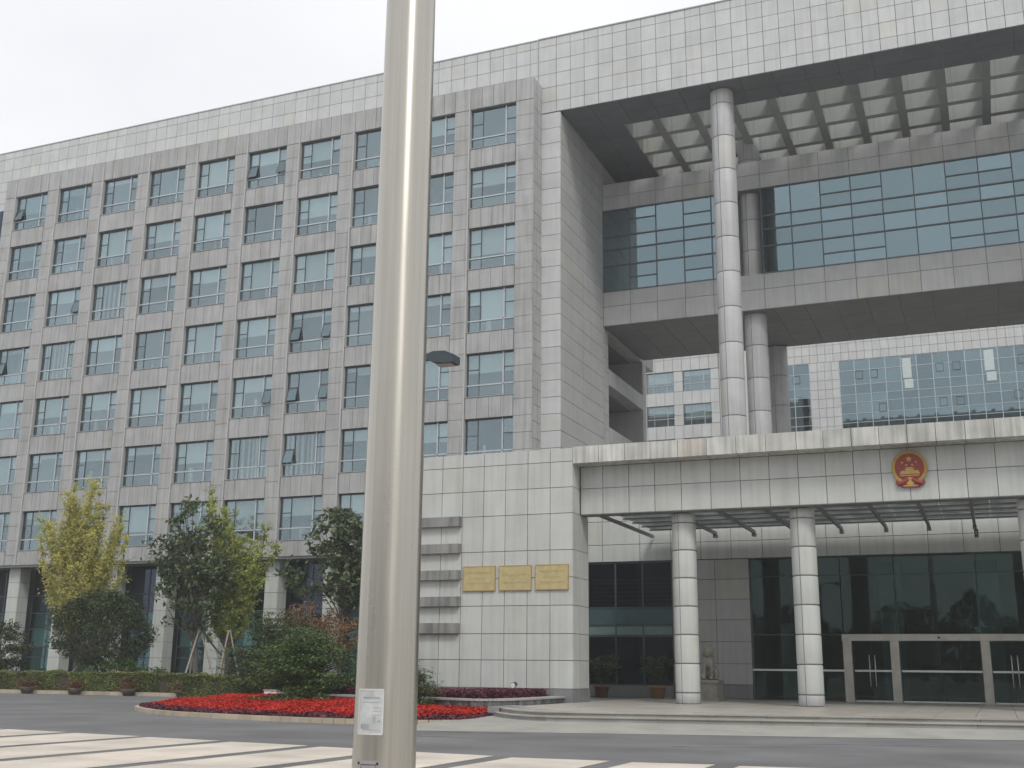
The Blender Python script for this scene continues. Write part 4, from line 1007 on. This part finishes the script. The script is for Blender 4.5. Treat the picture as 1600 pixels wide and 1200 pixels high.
zz = .08+.14*np.clip(D0/1.2, 0, 1)+.22*np.clip(D0/7, 0, 1)+rng.uniform(0, 1, len(C0))*.12+.03*np.sin(C0[:,0]*3)*np.cos(C0[:,1]*2.4)
R0 = D0 > .42+.12*np.sin(C0[:,0]*4)
def pick(msk, cap):
    idx = np.flatnonzero(msk); return idx if len(idx) <= cap else rng.choice(idx, cap, replace=False)
i1 = pick(R0, 190000); P = np.column_stack([C0[i1], zz[i1]])
o = build_leaves('red_flowers', leaf_mesh(P, .034, .9, .7), M['red'], None); tag(o, 'mass of scarlet bedding flowers in the curved bed', 'flowers', kind='stuff')
i2 = pick(R0, 26000); P = np.column_stack([C0[i2], zz[i2]-.11]); o = build_leaves('flower_foliage', leaf_mesh(P, .06, .3, .5), M['greenleaf'], None); tag(o, 'green leaves beneath the scarlet bedding flowers', 'flowers', kind='stuff')
i3 = pick(~R0, 30000); P = np.column_stack([C0[i3], zz[i3]-.02]); o = build_leaves('purple_border', leaf_mesh(P, .05, .3, .6), M['purple'], None); tag(o, 'dark purple edging plants along the rim of the red bed', 'flowers', kind='stuff')

# grey planter wall with purple plants in front of the plaque wall
pw = catmull([(-23.2,34.6),(-20.8,33.2),(-18.5,32.3),(-16.4,31.7),(-14.9,31.1),(-14.0,30.9),(-13.4,31.4),(-13.2,32.6),(-13.2,34.4),(-13.25,36.35)], 6, False)
pln = thing('planter', (-16, 32, 0), 'curved grey stone planter wall in front of the plaque wall', 'planter')
for i in range(len(pw)-1):
    a, b = np.array(pw[i]), np.array(pw[i+1]); t_ = (b-a)/np.linalg.norm(b-a); n_ = np.array((-t_[1], t_[0]))
    e = .0012 if i % 3 else .006
    a2, b2 = a+t_*e, b-t_*e
    q = [tuple(a2), tuple(b2), tuple(b2+n_*.3), tuple(a2+n_*.3)]; MB().prism(q, 0, .54).build('wall_block', M['concrete'], pln)
    q = [tuple(a2-n_*.03), tuple(b2-n_*.03), tuple(b2+n_*.36), tuple(a2+n_*.36)]; MB().prism(q, .542, .60).build('cap_stone', M['box_stone'], pln)
fill = pw+[(-19,36.3),(-23.2,36)]
MB().prism([tuple(p) for p in fill], .02, .54).build('soil', M['soil'], pln)
pa = np.array(fill); Kp = K; K = pw
C1 = rng.uniform((-22,31),(-12.4,36.2),(60000,2)); C1 = C1[inside(C1)]; D1 = dist_edge(C1); C1 = C1[(D1 > .5) & (C1[:,0] < -13.7) & (D1 < 2.6)]
P = np.column_stack([C1, .60+rng.uniform(0, .22, len(C1))]); o = build_leaves('purple_plants', leaf_mesh(P, .05, .3, .55), M['purple'], None); tag(o, 'low purple foliage plants filling the grey planter', 'flowers', kind='stuff')
# small spotlights
def spot(x, y, z, label, r=.07):
    o = thing('spotlight', (x, y, z), label, 'spotlight'); MB().tube([(x, y, z), (x, y, z+.12)], .015, 6).build('stem', M['black'], o)
    MB().tube([(x, y-.1, z+.16), (x, y+.1, z+.2)], [r, r*.8], 12).build('housing', M['lamp_grey'], o); MB().tube([(x, y-.115, z+.157), (x, y-.101, z+.16)], r*.85, 12).build('lens', M['white_plastic'], o)
spot(-13.65, 33.0, .80, 'small twin spotlight among the purple plants on the planter', .09)
spot(-12.55, 29.6, .06, 'little round ground spotlight at the foot of the steps')
wb = thing('utility_box', (-25.7, 38, .15), 'small white utility box beside the conifer in the red bed', 'box'); MB().box(-26.0, -25.45, 37.9, 38.15, .1, .56).build('housing', M['white_plastic'], wb); MB().box(-26.03, -25.42, 37.87, 38.18, .56, .6).build('lid', M['box_stone'], wb)

# ------------------------------------------------------------------ stone lion
def lion():
    x, y, z0 = -10.0, 43.2, .4
    o = thing('stone_lion', (x, y, z0), 'weathered seated guardian lion statue on a carved pedestal behind the porch column', 'statue')
    MB().box(x-.42, x+.42, y-.5, y+.6, z0, z0+.12).box(x-.36, x+.36, y-.44, y+.54, z0+.121, z0+.62).box(x-.42, x+.42, y-.5, y+.6, z0+.621, z0+.74).build('pedestal', M['lion'], o)
    bm_ = bmesh.new(); zb = z0+.74
    def sp(cx, cy, cz, rx, ry, rz, rot=0):
        mt = Matrix.Translation((x+cx, y+cy, zb+cz)) @ Matrix.Rotation(rot, 4, 'X') @ Matrix.Diagonal((rx, ry, rz, 1)); bmesh.ops.create_uvsphere(bm_, u_segments=16, v_segments=10, radius=1, matrix=mt)
    sp(0,.22,.28,.27,.30,.30); sp(0,.05,.52,.22,.22,.36,.35); sp(0,-.1,.66,.22,.2,.24)              # haunch, back, chest
    sp(0,-.14,1.02,.20,.20,.21); sp(0,-.31,.96,.12,.12,.10); sp(0,-.30,.88,.10,.09,.05); sp(0,-.40,1.0,.05,.04,.04)   # head, muzzle, jaw, nose
    for s in (-1, 1):
        sp(s*.14,-.22,.35,.075,.085,.36); sp(s*.14,-.31,.06,.09,.14,.06)                          # forelegs and paws
        sp(s*.22,.18,.2,.12,.24,.2); sp(s*.24,-.02,.05,.08,.17,.055); sp(s*.15,-.06,1.17,.05,.04,.06); sp(s*.09,-.30,1.05,.04,.04,.035)
    for k in range(26):                                                                             # curled mane
        a = k/26*2*math.pi; sp(.2*math.cos(a), .0-.04*math.sin(a*2), 1.02+.2*math.sin(a), .065,.08,.065); sp(.23*math.cos(a), .06, .85+.22*math.sin(a), .06,.07,.06)
    sp(0,.48,.5,.07,.08,.26); sp(-.16,-.33,.12,.11,.11,.11)
    me = bpy.data.meshes.new('lion_body'); bm_.to_mesh(me); bm_.free(); me.materials.append(M['lion']); b = bpy.data.objects.new('body', me)
    me.transform(Matrix.Translation((-x, -y, -zb))); reg(b, (x, y, zb), o)
    r = b.modifiers.new('remesh', 'REMESH'); r.mode = 'VOXEL'; r.voxel_size = .022; r.use_smooth_shade = True
lion()

# ------------------------------------------------------------------ potted palms by the glazing
def palm(x, y, label, pm, hw, hh, pot_h):
    o = thing('potted_palm', (x, y, .4), label, 'potted plant', 'potted palms against the porch glazing')
    MB().lathe((x, y, .4), [(0,0),(hw*.75,0),(hw*.95,pot_h*.85),(hw*1.12,pot_h*.86),(hw*1.12,pot_h),(hw*.9,pot_h),(hw*.85,pot_h*.9),(0,pot_h*.9)], 20).build('pot', pm, o)
    st = MB(); P = []
    for k in range(22):
        a = rng.uniform(0, 6.28); r = rng.uniform(.35, .75); h = hh*rng.uniform(.55, 1)
        pts = [(x+r*t_*math.cos(a), y+.75*r*t_*math.sin(a), .4+pot_h*.9+h*math.sin(t_*2.1)/math.sin(2.1)*.86*min(1, 1.1) if False else .4+pot_h*.9+h*(1.75*t_-.85*t_*t_)) for t_ in np.linspace(0, 1, 8)]
        st.tube(pts, [.012,.01,.009,.008,.007,.006,.005,.003], 4)
        for q in pts[2:]: P.append(np.array(q)+rng.normal(size=(14,3))*np.array((.09,.09,.05)))
    st.build('stem', M['palm'], o); build_leaves('frond', leaf_mesh(np.concatenate(P), .13, .1, .16), M['palm'], o)
palm(-14.72, 44.7, 'potted palm in a square-looking brown pot next to the porch corner', M['terracotta'], .30, 1.35, .46)
palm(-12.42, 44.7, 'potted palm in a tan pot left of the first round column', M['pot_tan'], .33, 1.2, .48)

# ------------------------------------------------------------------ street lamp behind the pole
lp = thing('street_lamp', (-9.95, 18.05, 0), 'slim street lamp mostly hidden behind the steel pole, grey box head showing', 'street lamp')
MB().tube([(-9.95,18.05,0),(-9.95,18.05,6.75)], [.07,.045], 12).build('post', M['lamp_grey'], lp)
MB().tube([(-9.95,18.05,6.7),(-9.6,18.03,6.9),(-9.15,18.0,6.93)], .028, 8).build('arm', M['lamp_grey'], lp)
hd = MB(); hd.prism([(-9.22,6.98),(-9.05,7.03),(-8.82,7.02),(-8.64,6.94),(-8.64,6.80),(-8.78,6.785),(-9.05,6.83),(-9.22,6.92)], 17.85, 18.15, lambda x, y, z: (x, z, y)); hd.build('lamp_head', M['lamp_grey'], lp)
MB().box(-9.0, -8.7, 17.9, 18.1, 6.775, 6.79).build('lens', M['lamp_lens'], lp)

# ------------------------------------------------------------------ steel pole in the foreground
AX, AY = 8*math.sin(math.radians(-28.65)), 8*math.cos(math.radians(-28.65))
pole = thing('steel_pole', (AX, AY, 0), 'thick brushed stainless steel pole in the foreground', 'pole')
prof = [(.217, 0), (.2115, .76), (.2065, 2.0), (.200, 3.4), (.1945, 4.9), (.190, 6.5), (.18, 9), (.16, 14)]
MB().lathe((AX, AY, 0), prof, 64).build('shaft', M['stainless'], pole)
MB().lathe((AX, AY, 0), [(.34,0),(.34,.03),(.24,.04),(.225,.12),(.217,.13)], 48).build('base_collar', M['stainless'], pole)
for s in ((-.26,0),(.26,0),(0,-.26),(0,.26)): MB().lathe((AX+s[0], AY+s[1], .035), [(0,0),(.02,0),(.02,.03),(0,.035)], 6, False).build('bolt', M['stainless'], pole)
def wrap(name, mat, parent, a0, a1, z0, z1, off, nseg=14, th=.0015):
    mb = MB(); R_ = lambda z: float(np.interp(z, [p[1] for p in prof], [p[0] for p in prof]))
    vs = []
    for z in (z0, z1):
        for r_ in (off, off+th):
            for k in range(nseg+1):
                a = a0+(a1-a0)*k/nseg; q = R_(z)+r_; vs.append((AX+q*math.cos(a), AY+q*math.sin(a), z))
    m_ = nseg+1; fs = []
    for k in range(nseg): fs += [(m_+k, m_+k+1, 3*m_+k+1, 3*m_+k), (k, 2*m_+k, 2*m_+k+1, k+1), (2*m_+k, 3*m_+k, 3*m_+k+1, 2*m_+k+1), (k, k+1, m_+k+1, m_+k)]
    fs += [(0, m_, 3*m_, 2*m_), (nseg, 2*m_+nseg, 3*m_+nseg, m_+nseg)]
    mb.add(vs, fs); return mb.build(name, mat, parent)
def ang(px_off):                                 # angle on the shaft for an offset (fraction of the radius) left of centre, seen from the camera
    view = math.atan2(-AY, -AX); return view + math.asin(max(-.995, min(.995, px_off)))*-1
A = lambda f: math.atan2(-AY, -AX) + math.asin(f)      # f>0 to the right as seen from the camera
nt2 = thing('paper_notice', (AX, AY-.2, .98), 'worn white paper notice taped to the steel pole', 'notice')
wrap('paper', M['paper'], nt2, A(-.83), A(-.085), .988, 1.268, .0012)
for z0, z1, f0, f1 in ((1.21,1.222,-.7,-.2),(1.185,1.19,-.72,-.16),(1.15,1.156,-.4,-.15),(1.13,1.135,-.42,-.14),(1.105,1.11,-.4,-.16),(1.06,1.10,-.38,-.3),(1.06,1.075,-.25,-.15),(1.02,1.05,-.75,-.5),(1.012,1.017,-.7,-.15)): wrap('faded_print', M['paper_print'], nt2, A(f0), A(f1), z0, z1, .003, 6, .0006)
for z0, z1, f0, f1 in ((1.262,1.274,-.84,-.08),(.983,.994,-.84,-.08),(.994,1.262,-.845,-.81),(.994,1.262,-.10,-.07)): wrap('tape', M['tape'], nt2, A(f0), A(f1), z0, z1, .004, 8, .0006)
np_ = wrap('name_plate', M['plate'], pole, A(-.82), A(-.10), .60, .825, .0015)
for z0, z1, f0, f1 in ((.795,.80,-.70,-.24),(.62,.795,-.70,-.69),(.62,.795,-.245,-.235)): wrap('plate_line', M['black'], np_, A(f0), A(f1), z0, z1, .0035, 5, .0005)
for f in (-.76, -.2):
    a = A(f); R0_ = .213; MB().tube([(AX+R0_*math.cos(a), AY+R0_*math.sin(a), .805), (AX+(R0_+.006)*math.cos(a), AY+(R0_+.006)*math.sin(a), .805)], .008, 10).build('screw', M['black'], np_)

# ------------------------------------------------------------------ trees across the plaza behind the viewer (seen only as dark reflections in the glass)
P = []
for k in range(70):
    x = -95+k*2.8+rng.uniform(-1,1); h = rng.uniform(6, 11); P.append(blob((x, -55+rng.uniform(-4,4), h*.55), (3.2, 2.5, h*.5), 420, .6))
o = build_leaves('tree_belt', leaf_mesh(np.concatenate(P), .55, .1, .6), M['osm'], None); tag(o, 'belt of dark trees on the far side of the plaza behind the viewer', 'trees', kind='stuff')
